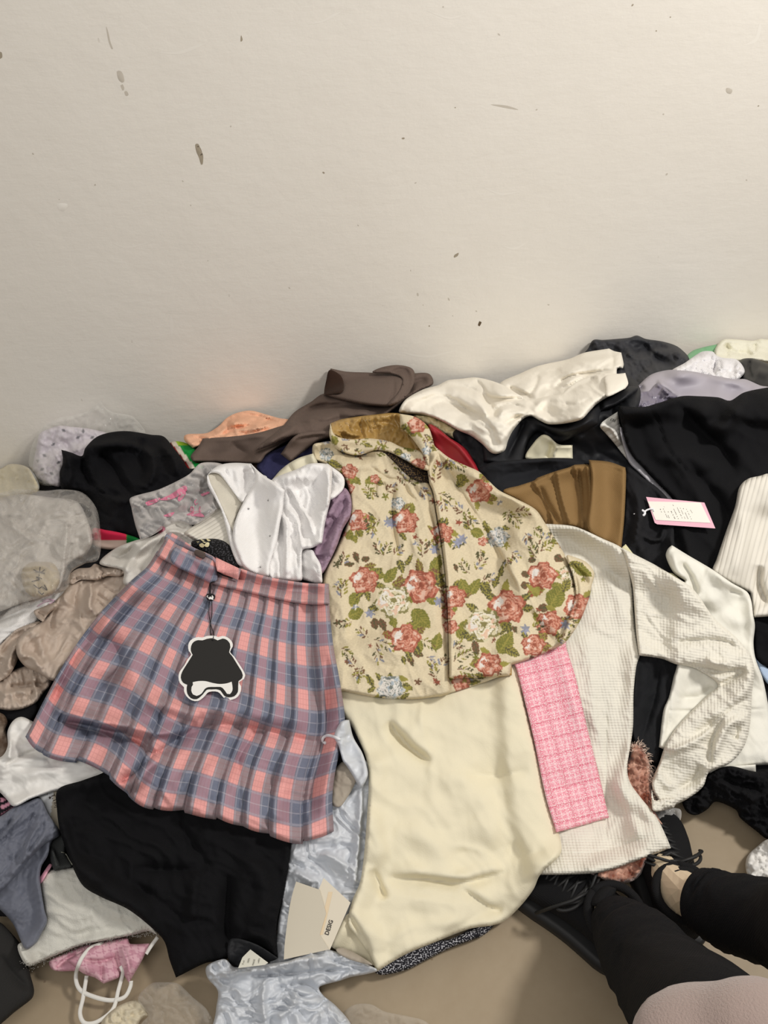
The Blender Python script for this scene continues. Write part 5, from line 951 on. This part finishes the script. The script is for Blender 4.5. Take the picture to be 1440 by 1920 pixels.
for x, y in ((609, 487), (427, 565), (627, 818), (538, 1107)):
    cx, cy = 380 + x / 4.9655, 840 + y / 4.9655; q = world([[cx, cy]], smp(T, np.array([[cx, cy]])) + .001)[0]; d = (CAM - q) / np.linalg.norm(CAM - q)
    v, f = tube3([q - d * .001, q + d * .0012, q + d * .0016], [.0022, .0022, .0015], 12); mkmesh('snap', v, f, SN, t)
# plaid pleated skirt ----------------------------------------------------------------------------
PLD = plaid('pink_blue_plaid', (238, 166, 160), (160, 128, 142), (94, 108, 130), (172, 172, 184))
c_top = curve('K606,120 690,165 770,205 850,240 960,268 1080,300 1200,325 1342,332', False, 3)
c_hem = curve('K40,915 75,960 115,990 200,1012 300,1035 360,1062 425,1110 480,1150 500,1180 600,1228 760,1240 870,1268 1000,1312 1120,1345 1225,1370 1290,1352 1362,1325', False, 3)
c_l = curve('K606,120 560,190 480,262 350,400 220,580 120,760 70,860 40,915', False, 3)
c_r = curve('K1342,332 1348,420 1362,540 1388,680 1410,840 1400,940 1370,1060 1356,1180 1362,1325', False, 3)
def rs_(c, n):
    d = np.concatenate([[0], np.cumsum(np.linalg.norm(np.diff(c, axis=0), axis=1))]); t = np.linspace(0, d[-1], n); return np.stack([np.interp(t, d, c[:, 0]), np.interp(t, d, c[:, 1])], 1)
NS, NV = 340, 190
A_, B_h, L_, R_ = rs_(c_top, NS), rs_(c_hem, NS), rs_(c_l, NV), rs_(c_r, NV)
s = np.linspace(0, 1, NS)[None, :, None]; v_ = np.linspace(0, 1, NV)[:, None, None]
G = (1 - v_) * A_[None] + v_ * B_h[None] + (1 - s) * L_[:, None] + s * R_[:, None] - ((1 - s) * (1 - v_) * A_[0] + s * (1 - v_) * A_[-1] + (1 - s) * v_ * B_h[0] + s * v_ * B_h[-1])
SG = np.broadcast_to(s[..., 0], (NV, NS)); VG = np.broadcast_to(v_[..., 0], (NV, NS))
NP = 11
ph = SG * NP + .10 * np.sin(SG * 17) + .12 * VG * np.sin(SG * 9 + 1) * (VG > 0)
fr = ph % 1
# scalloped hem: each pleat edge swings a little
hem_j = (VG ** 10) * (3.0 * np.sin(fr * math.pi) + 3 * np.sin(np.floor(ph) * 2.3))
G = G.copy(); G[..., 1] += hem_j; G[..., 0] += 5 * VG * np.sin(VG * 8 + SG * 6) * np.sin(SG * math.pi)
p2 = G.reshape(-1, 2); outline = np.vstack([G[0], G[1:, -1], G[-1, ::-1][1:], G[::-1, 0][1:-1]])
base_r = maxf(blur(maxf(T, 2), 8), 1)
def skirt_relief(p, S1, V1, F1):
    saw = np.where(F1 < .12, F1 / .12, (1 - F1) / .88); gr = np.exp(-(np.minimum(F1, 1 - F1) / .06) ** 2); a = .006 + .010 * V1 ** .8
    o_ = a * saw - gr * (.003 + .004 * V1)
    for f in (('K150,800 220,815 340,850 470,870 620,900 760,870', 12, 9, .016), ('K170,850 260,862 400,895 520,930 600,985 700,930 780,860', 7, 12, -.016), ('K200,560 340,500 420,520 440,620 300,760', 16, 20, -.012), ('K420,560 500,640 560,760 640,840', 22, 24, .010),
              ('K600,985 500,1080 440,1120', 4, 9, -.016), ('K640,980 560,1060 500,1150', 9, 16, .012), ('K720,830 820,800 960,800 1100,830 1300,850', 20, 14, .009), ('K700,920 850,870 1000,880 1240,930 1380,960', 9, 16, -.009), ('K560,760 700,800 780,850', 10, 12, .010),
              ('K900,700 880,900 760,1080 640,1200', 12, 18, .008), ('K1050,860 960,1000 900,1180', 9, 12, -.007), ('K1330,560 1340,800 1290,1050 1240,1320', 8, 12, -.010), ('K1180,900 1150,1100 1110,1300', 14, 14, .007), ('K1380,900 1330,1100 1310,1300', 12, 10, .007), ('K950,980 960,1100 950,1250', 8, 12, -.006), ('K480,270 350,420 250,580 140,800', 8, 12, -.010), ('K520,260 400,420 290,600 190,800 110,980', 8, 10, .008)):
        o_ = o_ + FS * fold(p, *f)
    o_ = o_ + wr_noise(p, .006, 44, 20, 2.2, 111) * V1
    return o_
dd = dist(p2, outline); e = np.sqrt(1 - (1 - np.clip(dd / 9, 0, 1)) ** 2)
rel = skirt_relief(p2, SG.ravel(), VG.ravel(), fr.ravel()) * (np.clip(dd / 7, 0, 1) * .6 + .4) + .018 * e + .008 * np.sqrt(np.clip(1 - (1 - np.clip(dd / 60, 0, 1)) ** 2, 0, 1))
rel = np.maximum(rel, .0015); bb = smp(base_r, p2)
idx = np.arange(NS * NV).reshape(NV, NS)
Fq = np.stack([idx[:-1, :-1], idx[:-1, 1:], idx[1:, 1:], idx[1:, :-1]], -1).reshape(-1, 4).tolist()
VV, FF = solid(p2, Fq, bb + .002 + rel, bb + .001)
uu = (ph - .05 + .04 * VG); vv = (VG - .05) / .182 + .12 * np.sin(SG * 5 + 1) * VG
uvs = np.stack([uu.ravel(), vv.ravel()], 1)
t = thing('plaid_skirt', 'pink and blue plaid pleated skirt on top of the pile with a hang tag', 'skirt', 370, 1300)
mkmesh('pleated_body', VV, FF, PLD, t, uv=np.vstack([uvs, uvs]))
m = inside(rp, outline); ri = np.where(m)[0]
# write the relief back to the stack
for i in range(0, len(ri), 1500):
    q = rp[ri[i:i + 1500]]; sub = np.arange(0, len(p2), 3)
    D = ((q[:, None] - p2[None, sub]) ** 2).sum(2).argmin(1); T.ravel()[ri[i:i + 1500]] = (bb + .002 + rel)[sub][D]
def uvband(off): 
    def f(p):
        d2 = ((p[:, None] - A_[None]) ** 2).sum(2); j = d2.argmin(1); return np.stack([j / NS * NP - .05, off - np.sqrt(d2[np.arange(len(p)), j]) / 95], 1)
    return f
cloth('waistband_back', 'K640,55 660,42 700,62 760,105 850,148 850,190 760,160 690,125 640,90', PLD, t, sp=3, th=.006, uvf=uvband(-.4))
cloth('waistband', 'K598,140! 625,95 645,60! 700,100 780,140 850,172 960,196 1040,222 1130,242 1240,258 1340,262! 1344,350! 1280,352 1200,345 1080,320 960,292 850,265 770,230 690,190', PLD, t, sp=3, th=.010, puff=.006, pw_=10, uvf=uvband(.12), sm=3, folds=(('K640,150 720,190 820,235 900,262', 2.2, 2.2, -.0015), ('K700,112 760,150 800,170', 6, 8, -.004)))
cloth('tab', 'K690,100 740,118 820,150 850,170 858,200 862,245 830,258! 760,222 690,190 660,150', PLD, t, sp=3, th=.006, puff=.004, pw_=8, uvf=uvband(.45), sm=2, label='overlapping tab end of the waistband')
cloth('belt_loop', 'K856,148! 965,200! 952,246! 862,208! 856,180', PLD, t, sp=3, th=.004, puff=.002, pw_=5, uvf=lambda p: np.stack([(p[:, 0] - 400) / 45 * .36 + .24, (p[:, 1] - 1060) / 60 * .3 - .05], 1), sm=2)
q = world([[372, 1038]], smp(T, np.array([[372., 1038.]])) + .002)[0]
BT = simple('brown_button_plastic', (70, 56, 52), .35)
cloth('button', 'K768,118 790,118 812,132 808,152 785,148 765,136', BT, t, sp=2, th=.003, puff=.001, sm=1, edge=3)
# black hang tag with white outline
t = thing('hang_tag', 'black card hang tag with a white outline hanging on strings on the plaid skirt', 'tag', 398, 1250)
CR['N'] = (320, 1070, 7.3875)
outer = 'N440,925 500,905 570,900 620,905 660,920 720,903 790,925 850,985 860,1050 822,1125 880,1190 960,1310 1010,1390 1033,1450 1015,1500 945,1545 975,1600 970,1670 930,1745 860,1785 790,1790 730,1755 655,1680 530,1680 460,1750 380,1805 290,1795 220,1740 185,1670 185,1615 130,1560 108,1480 125,1400 190,1310 240,1220 285,1160 250,1110 243,1030 270,970 330,930 380,918'
pl = Plane(curve(outer, True, 6), .003, 92)
WT = simple('white_card', (236, 234, 230), .45); BKC = simple('black_card', (34, 33, 32), .4)
card('card', outer, WT, t, pl, .0012)
V2 = []
o, _ = card('black_print', 'N440,965 500,945 570,935 610,945 650,965 720,940 780,960 820,1010 828,1060 810,1130 850,1180 930,1310 985,1400 1000,1450 990,1490 940,1530! 935,1600 930,1680 880,1740 800,1755 740,1730 690,1660 630,1642! 560,1645! 500,1650 440,1720 360,1780 280,1765 230,1700 222,1620 230,1580! 170,1550 140,1480 160,1400 240,1270 305,1165! 280,1110 285,1040 320,985 380,962', BKC, t, pl, .0003, up=.0013)
o, _ = card('white_print', 'N305,1545! 380,1530 480,1530 580,1555 680,1570 780,1560 845,1538! 855,1600 855,1660 820,1710 780,1705 750,1660 720,1625 690,1610 600,1610 520,1613 470,1640 430,1700 360,1735 310,1715 285,1660 290,1610 310,1580', WT, t, pl, .0003, up=.0017)
STR = simple('black_cord', (20, 20, 22), .7)
top3 = pl.pos(np.array([[320 + 580 / 7.3875, 1070 + 965 / 7.3875]]), .003)[0]
def cord(spec, r=.0009):
    c = curve(spec, False, 3); n = len(c); a = world(c, smp(T, c) + .004); f = np.linspace(0, 1, n)[:, None]; b = pl.pos(c, .0028); w_ = np.clip((f - .85) / .15, 0, 1); return tube3(a * (1 - w_) + b * w_, r, 6)
tubes('string', [cord('N535,430 530,600 555,750 595,880 583,965'), cord('N570,430 570,600 548,760 560,900 575,962')], STR, t)
tubes('string', [strand('N545,175 530,240 540,320', .001, .004), strand('N548,175 552,240 548,320', .001, .004), strand('N640,10 720,60 860,105', .0012, .002), strand('N600,150 560,165 545,185', .001, .004)], STR, t)
cloth('bead', 'N505,320 580,320 618,350 600,405 545,418 505,400 490,360', STR, t, sp=1.5, th=.004, puff=.003, pw_=5, sm=1, edge=3)
blob('bead_outline', ['N512,325 525,320 530,335 515,350 520,375 505,370 498,360', 'N570,320 585,325 580,345 598,365 590,380 572,368', 'N505,378 550,368 595,378 590,405 560,395 535,398 510,405'], WT, t, .0015)
blob('bead_outline', ['N530,318 565,318 565,326 530,326', 'N540,360 562,360 562,368 540,368'], WT, t, .0015)

# mailer flap over the skirt hem
cloth('flap', 'G612,75 640,12 665,0 682,0! 702,80 742,150 762,210 768,262 735,315 700,262 670,215 652,190 632,120', ML, t2, sp=2.5, th=.008, puff=.012, pw_=12, cr=(.004, 26, 61, 4), label='torn curled lip of the mailer')
tubes('tear_strip', [strand('G640,92 610,78 580,72 562,82 558,98 572,108', [.0035] * 0 or .003, .004, 8)], simple('white_polythene', (226, 228, 232), .4), t2)

# pink price tag
t = thing('price_tag', 'pink and white printed price tag on a plastic loop over black clothes', 'tag', 1275, 960)
pl = Plane(curve('D472,1405! 935,1450! 1022,1655! 550,1620!', True, 12), .006, 95)
card('backing_card', 'D472,1405! 935,1450! 1022,1655! 560,1622! 540,1610!', simple('pink_card', (232, 180, 196), .6), t, pl, .001)
card('label', 'D485,1440! 905,1450! 985,1612! 548,1588!', simple('label_paper', (238, 234, 224), .6), t, pl, .0005, up=.0014)
rs = random.Random(8); IK = simple('grey_label_ink', (96, 90, 86), .8)
def bars(rows, name, mat):
    V = []; F = []
    for (x0, y0, x1, y1, w_) in rows:
        n = max(3, int(math.hypot(x1 - x0, y1 - y0) / 9)); 
        for i in range(n):
            if rs.random() < .22: continue
            f0 = i / n; f1 = (i + .68) / n; a = np.array([x0 + (x1 - x0) * f0, y0 + (y1 - y0) * f0]); b = np.array([x0 + (x1 - x0) * f1, y0 + (y1 - y0) * f1]); nx = np.array([w_, 0]) * rs.uniform(.6, 1)
            q = np.array([a, b, b + nx, a + nx]) / 4.2353 + [1100, 600]; k = len(V) * 4; V.append(pl.pos(q, .0023)); F.append([k, k + 1, k + 2, k + 3])
    mkmesh(name, np.vstack(V), F, mat, t, smooth=False)
bars([(582, 1500, 594, 1530, 6), (606, 1498, 640, 1572, 5), (640, 1515, 652, 1535, 6), (645, 1550, 655, 1575, 5), (668, 1518, 700, 1580, 7), (690, 1500, 728, 1582, 5), (718, 1490, 762, 1585, 5), (742, 1492, 782, 1580, 4), (765, 1495, 805, 1582, 5), (790, 1500, 832, 1585, 4), (822, 1508, 840, 1535, 4), (682, 1466, 690, 1478, 5), (612, 1480, 616, 1486, 4)], 'lettering', IK)
tubes('fastener', [strand('D372,1541 410,1536 440,1532', .0012, .006, plane=pl), strand('D425,1525 445,1512 462,1525 455,1550 432,1552 425,1535', .003, .006, plane=pl), strand('D450,1530 480,1508 510,1500 530,1500', .0022, .004, plane=pl), strand('D530,1498 532,1522', .0012, .003, plane=pl)], simple('white_plastic_tie', (236, 236, 240), .35), t)

# person sitting at the lower right -------------------------------------------------------------
BT_ = fabric('black_trouser_cloth', (23, 23, 25), .93, 'plain', True, .05, spec=.12)
SK = simple('skin', (214, 196, 168), .6)
def wz(x, y, z): return at_z(x, y, z)
TRm = thing('person', 'person sitting in black trousers, black lace-up shoes and a mauve wool coat', 'person', 1380, 1800)
pl_ = wz(1100, 1700, 0)
# joints: heel/ankle/knee/hip for the two legs, one continuous skin
def joint(x, y, z): return wz(x, y, z)
a1 = joint(1160, 1722, .10); k1 = joint(1450, 2060, .50); t1 = joint(1050, 1650, .035); h1 = joint(1180, 1775, .035)
a2 = joint(1262, 1668, .11); k2 = joint(1640, 1775, .47); t2_ = joint(1225, 1560, .035); h2 = joint(1272, 1722, .035)
hipc = (k1 + k2) / 2 + np.array([.22, -.42, 0]); hipc[2] = .46; ax = (k2 - k1); ax[2] = 0; ax /= np.linalg.norm(ax); hp1 = hipc - ax * .10; hp2 = hipc + ax * .10
sk = [(hipc, .11), (hp1, .085), (k1, .052), (joint(1240, 1840, .22), .042), (a1, .030), (a1 * .4 + h1 * .6, .030), ((a1 + t1) / 2 * [1, 1, .8], .030), (t1, .026),
      (hp2, .085), (k2, .052), (joint(1420, 1722, .25), .036), (a2, .031), (a2 * .4 + h2 * .6, .030), ((a2 + t2_) / 2 * [1, 1, .8], .030), (t2_, .026), (hipc + [0.02, -.02, .2], .11), (hipc + [.02, .02, .42], .12)]
ed = [(0, 1), (1, 2), (2, 3), (3, 4), (4, 5), (4, 6), (6, 7), (0, 8), (8, 9), (9, 10), (10, 11), (11, 12), (11, 13), (13, 14), (0, 15), (15, 16)]
me = bpy.data.meshes.new('body'); me.from_pydata([tuple(v[0]) for v in sk], ed, []); me.materials.append(SK); ob = bpy.data.objects.new('body', me); COL.objects.link(ob)
md = ob.modifiers.new('skin', 'SKIN'); 
if not me.skin_vertices: pass
for i, v in enumerate(sk): me.skin_vertices[0].data[i].radius = (v[1], v[1]); me.skin_vertices[0].data[i].use_root = (i == 0)
ss = ob.modifiers.new('sub', 'SUBSURF'); ss.levels = 2; ss.render_levels = 2
for p_ in [None]: ob.parent = TRm; ob.matrix_parent_inverse = TRm.matrix_world.inverted()
def loft(name, path, rad, mat, parent, n=40, seg=60, wr=.004, seed=0, squash=None, cap=True):
    P3 = np.array(path); k = len(P3); tt = np.linspace(0, k - 1, seg); i0 = np.clip(tt.astype(int), 0, k - 2); f = tt - i0
    def cr_(A, i, f):
        p0 = A[np.clip(i - 1, 0, k - 1)]; p1 = A[i]; p2 = A[i + 1]; p3 = A[np.clip(i + 2, 0, k - 1)]; f = f[:, None]
        return .5 * ((2 * p1) + (-p0 + p2) * f + (2 * p0 - 5 * p1 + 4 * p2 - p3) * f ** 2 + (-p0 + 3 * p1 - 3 * p2 + p3) * f ** 3)
    C_ = cr_(P3, i0, f); Rr = cr_(np.array(rad, float)[:, None] if np.ndim(rad) == 1 else np.array(rad, float), i0, f)
    if Rr.shape[1] == 1: Rr = np.hstack([Rr, Rr])
    V = []; up = np.array([0, 0, 1.0])
    for i in range(seg):
        t_ = C_[min(i + 1, seg - 1)] - C_[max(i - 1, 0)]; t_ /= np.linalg.norm(t_); u = np.cross(t_, up); u /= np.linalg.norm(u); v = np.cross(u, t_)
        a = np.linspace(0, 2 * math.pi, n, endpoint=False)
        nz = 1 + wr / Rr[i].mean() * (wr_noise(np.stack([a * 30 + i * 1.5, np.full(n, i * 5.0) + 12 * np.sin(a)], 1), 1, 22, 20, 2, seed) * np.minimum(1, np.minimum(a, 2 * math.pi - a) * 2 + .0) ) * min(1, i / 4)
        for j in range(n): V.append(C_[i] + (u * math.cos(a[j]) * Rr[i, 0] + v * math.sin(a[j]) * Rr[i, 1]) * nz[j])
    F = [[i * n + j, i * n + (j + 1) % n, (i + 1) * n + (j + 1) % n, (i + 1) * n + j] for i in range(seg - 1) for j in range(n)]
    if cap: F.append(list(range((seg - 1) * n, seg * n)))
    # cloth thickness at the open end
    b = len(V); 
    for j in range(n): V.append(C_[0] + (np.array(V[j]) - C_[0]) * .93)
    for j in range(n): V.append(C_[3] + (np.array(V[3 * n + j]) - C_[3]) * .9)
    F += [[j, b + j, b + (j + 1) % n, (j + 1) % n] for j in range(n)] + [[b + j, b + n + j, b + n + (j + 1) % n, b + (j + 1) % n] for j in range(n)]
    return mkmesh(name, np.array(V), F, mat, parent)
loft('trouser_leg', [joint(1150, 1722, .115), joint(1192, 1775, .16), joint(1268, 1865, .26), k1, (k1 + hp1) / 2, hp1], [.040, .062, .074, .085, .11, .12], BT_, TRm, seed=3, wr=.006)
loft('trouser_leg', [a2 * .64 + joint(1420, 1722, .25) * .36, joint(1360, 1706, .19), joint(1480, 1740, .29), k2, (k2 + hp2) / 2, hp2], [.050, .056, .062, .085, .11, .12], BT_, TRm, seed=9, wr=.006)
SH = fabric('black_knit_shoe', (20, 20, 22), .85, 'plain', True, .1, spec=.2); SOL = simple('black_rubber', (26, 26, 27), .55)
def shoe(heel, toe, label, w_=.052):
    x = toe - heel; L = np.linalg.norm(x[:2]); x = np.array([x[0], x[1], 0]) / L; y = np.array([-x[1], x[0], 0]); zf = np.array([0, 0, 1.0]); L = .27; o_ = np.array([heel[0], heel[1], 0.0]) - x * .03
    def Wd(a, b, c): return o_ + x * a * L + y * b * 1.22 + zf * c * 1.08
    V = []; F = []; n = 28; m = 26
    prof = [(0, .020, .055), (.04, .032, .085), (.12, .038, .098), (.25, .038, .096), (.38, .039, .088), (.5, .043, .080), (.62, .048, .070), (.75, .050, .058), (.87, .045, .048), (.95, .034, .038), (1.0, .012, .022)]
    pa = np.array(prof); us = np.linspace(0, 1, m)
    for u in us:
        wd = np.interp(u, pa[:, 0], pa[:, 1]); h = np.interp(u, pa[:, 0], pa[:, 2])
        for j in range(n):
            a = 2 * math.pi * j / n; cx = math.cos(a); sx = math.sin(a); V.append(Wd(u, wd * np.sign(cx) * abs(cx) ** .7, .022 + (h - .02) * (sx * .5 + .5) ** .8))
    F = [[i * n + j, i * n + (j + 1) % n, (i + 1) * n + (j + 1) % n, (i + 1) * n + j] for i in range(m - 1) for j in range(n)] + [list(range(n))[::-1], list(range((m - 1) * n, m * n))]
    up_ = mkmesh('shoe', np.array(V), F, SH, TRm)
    V = []
    for k, (s, z) in enumerate(((.9, 0), (1.06, .004), (1.1, .018), (1.06, .028), (.9, .03))):
        for j in range(40):
            a = 2 * math.pi * j / 40; u = .5 - .5 * math.cos(a); wd = np.interp(u, pa[:, 0], pa[:, 1] + .004) * s; V.append(Wd(.5 + (u - .5) * (1 + .04 * s), wd * (1 if math.sin(a) >= 0 else -1) * (1 if 0 < j < 40 and j != 20 else .3), z))
    F = [[k * 40 + j, k * 40 + (j + 1) % 40, (k + 1) * 40 + (j + 1) % 40, (k + 1) * 40 + j] for k in range(4) for j in range(40)] + [list(range(40))[::-1], [160 + j for j in range(40)]]
    mkmesh('sole', np.array(V), F, SOL, up_)
    # padded collar, tongue, laces, bow loops
    ring = [Wd(.17 + .17 * math.cos(a), .040 * math.sin(a), .098 + .006 * math.cos(a)) for a in np.linspace(0, 2 * math.pi, 30)]
    tubes('collar', [tube3(ring, .008, 8)], SH, up_)
    tg = [Wd(.33, 0, .095), Wd(.29, 0, .112), Wd(.24, 0, .128)]; tubes('tongue', [tube3(tg, [.022, .024, .02], 12, .3)], SH, up_)
    ls = []
    for i in range(6):
        u = .36 + i * .065; h = np.interp(u, pa[:, 0], pa[:, 2]); s = .026
        for sg in (1, -1): ls.append(tube3([Wd(u, sg * s, h - .006), Wd(u + .03, 0, h + .006), Wd(u + .065, -sg * s, h - .012)], .0032, 6))
    for sg in (1, -1):
        ls.append(tube3([Wd(.36 + .10 * (1 - math.cos(a)) * .5, sg * (.010 + .042 * math.sin(a / 2) * (a / 6.28 + .3)), .094 - .012 * math.sin(a / 2)) for a in np.linspace(0, 6.28, 22)], .0032, 6))
        ls.append(tube3([Wd(.36, 0, .102), Wd(.40, sg * .03, .104), Wd(.48, sg * .05, .085), Wd(.56, sg * .06, .05)], .0030, 6))
    tubes('laces', ls, SOL, up_)
    return up_
shoe(wz(1148, 1778, 0.0), wz(1003, 1650, 0.0), 'left'); shoe(wz(1262, 1745, 0.0), wz(1210, 1560, 0.0), 'right')
# mauve coat over the lap
MV = fabric('mauve_wool', (158, 140, 133), .95, 'fuzz', True, .05, sheen=.4)
def ell(c, r, n=36, m=24, seed=0):
    V = []; F = []
    for i in range(m + 1):
        for j in range(n):
            th = math.pi * i / m; a = 2 * math.pi * j / n; d = np.array([math.sin(th) * math.cos(a), math.sin(th) * math.sin(a), math.cos(th)]); V.append(np.array(c) + d * np.array(r))
    F = [[i * n + j, i * n + (j + 1) % n, (i + 1) * n + (j + 1) % n, (i + 1) * n + j] for i in range(m) for j in range(n)]
    return np.array(V), F
lob = [ell(wz(1338, 1968, .56), (.084, .062, .042)), ell(wz(1432, 1946, .585), (.066, .056, .042)), ell(wz(1520, 2070, .56), (.1, .08, .06)), ell(wz(1600, 2120, .54), (.16, .13, .09)), ell(hipc + [0, .1, .16], (.2, .2, .16)), ell(hipc + [.03, 0, .4], (.2, .16, .2))]
o = tubes('coat', lob, MV, TRm)
r_ = o.modifiers.new('r', 'REMESH'); r_.mode = 'VOXEL'; r_.voxel_size = .008; r_.use_smooth_shade = True; s_ = o.modifiers.new('s', 'SMOOTH'); s_.iterations = 12; s_.factor = .6
o['label'] = 'mauve wool coat bundled over the lap'
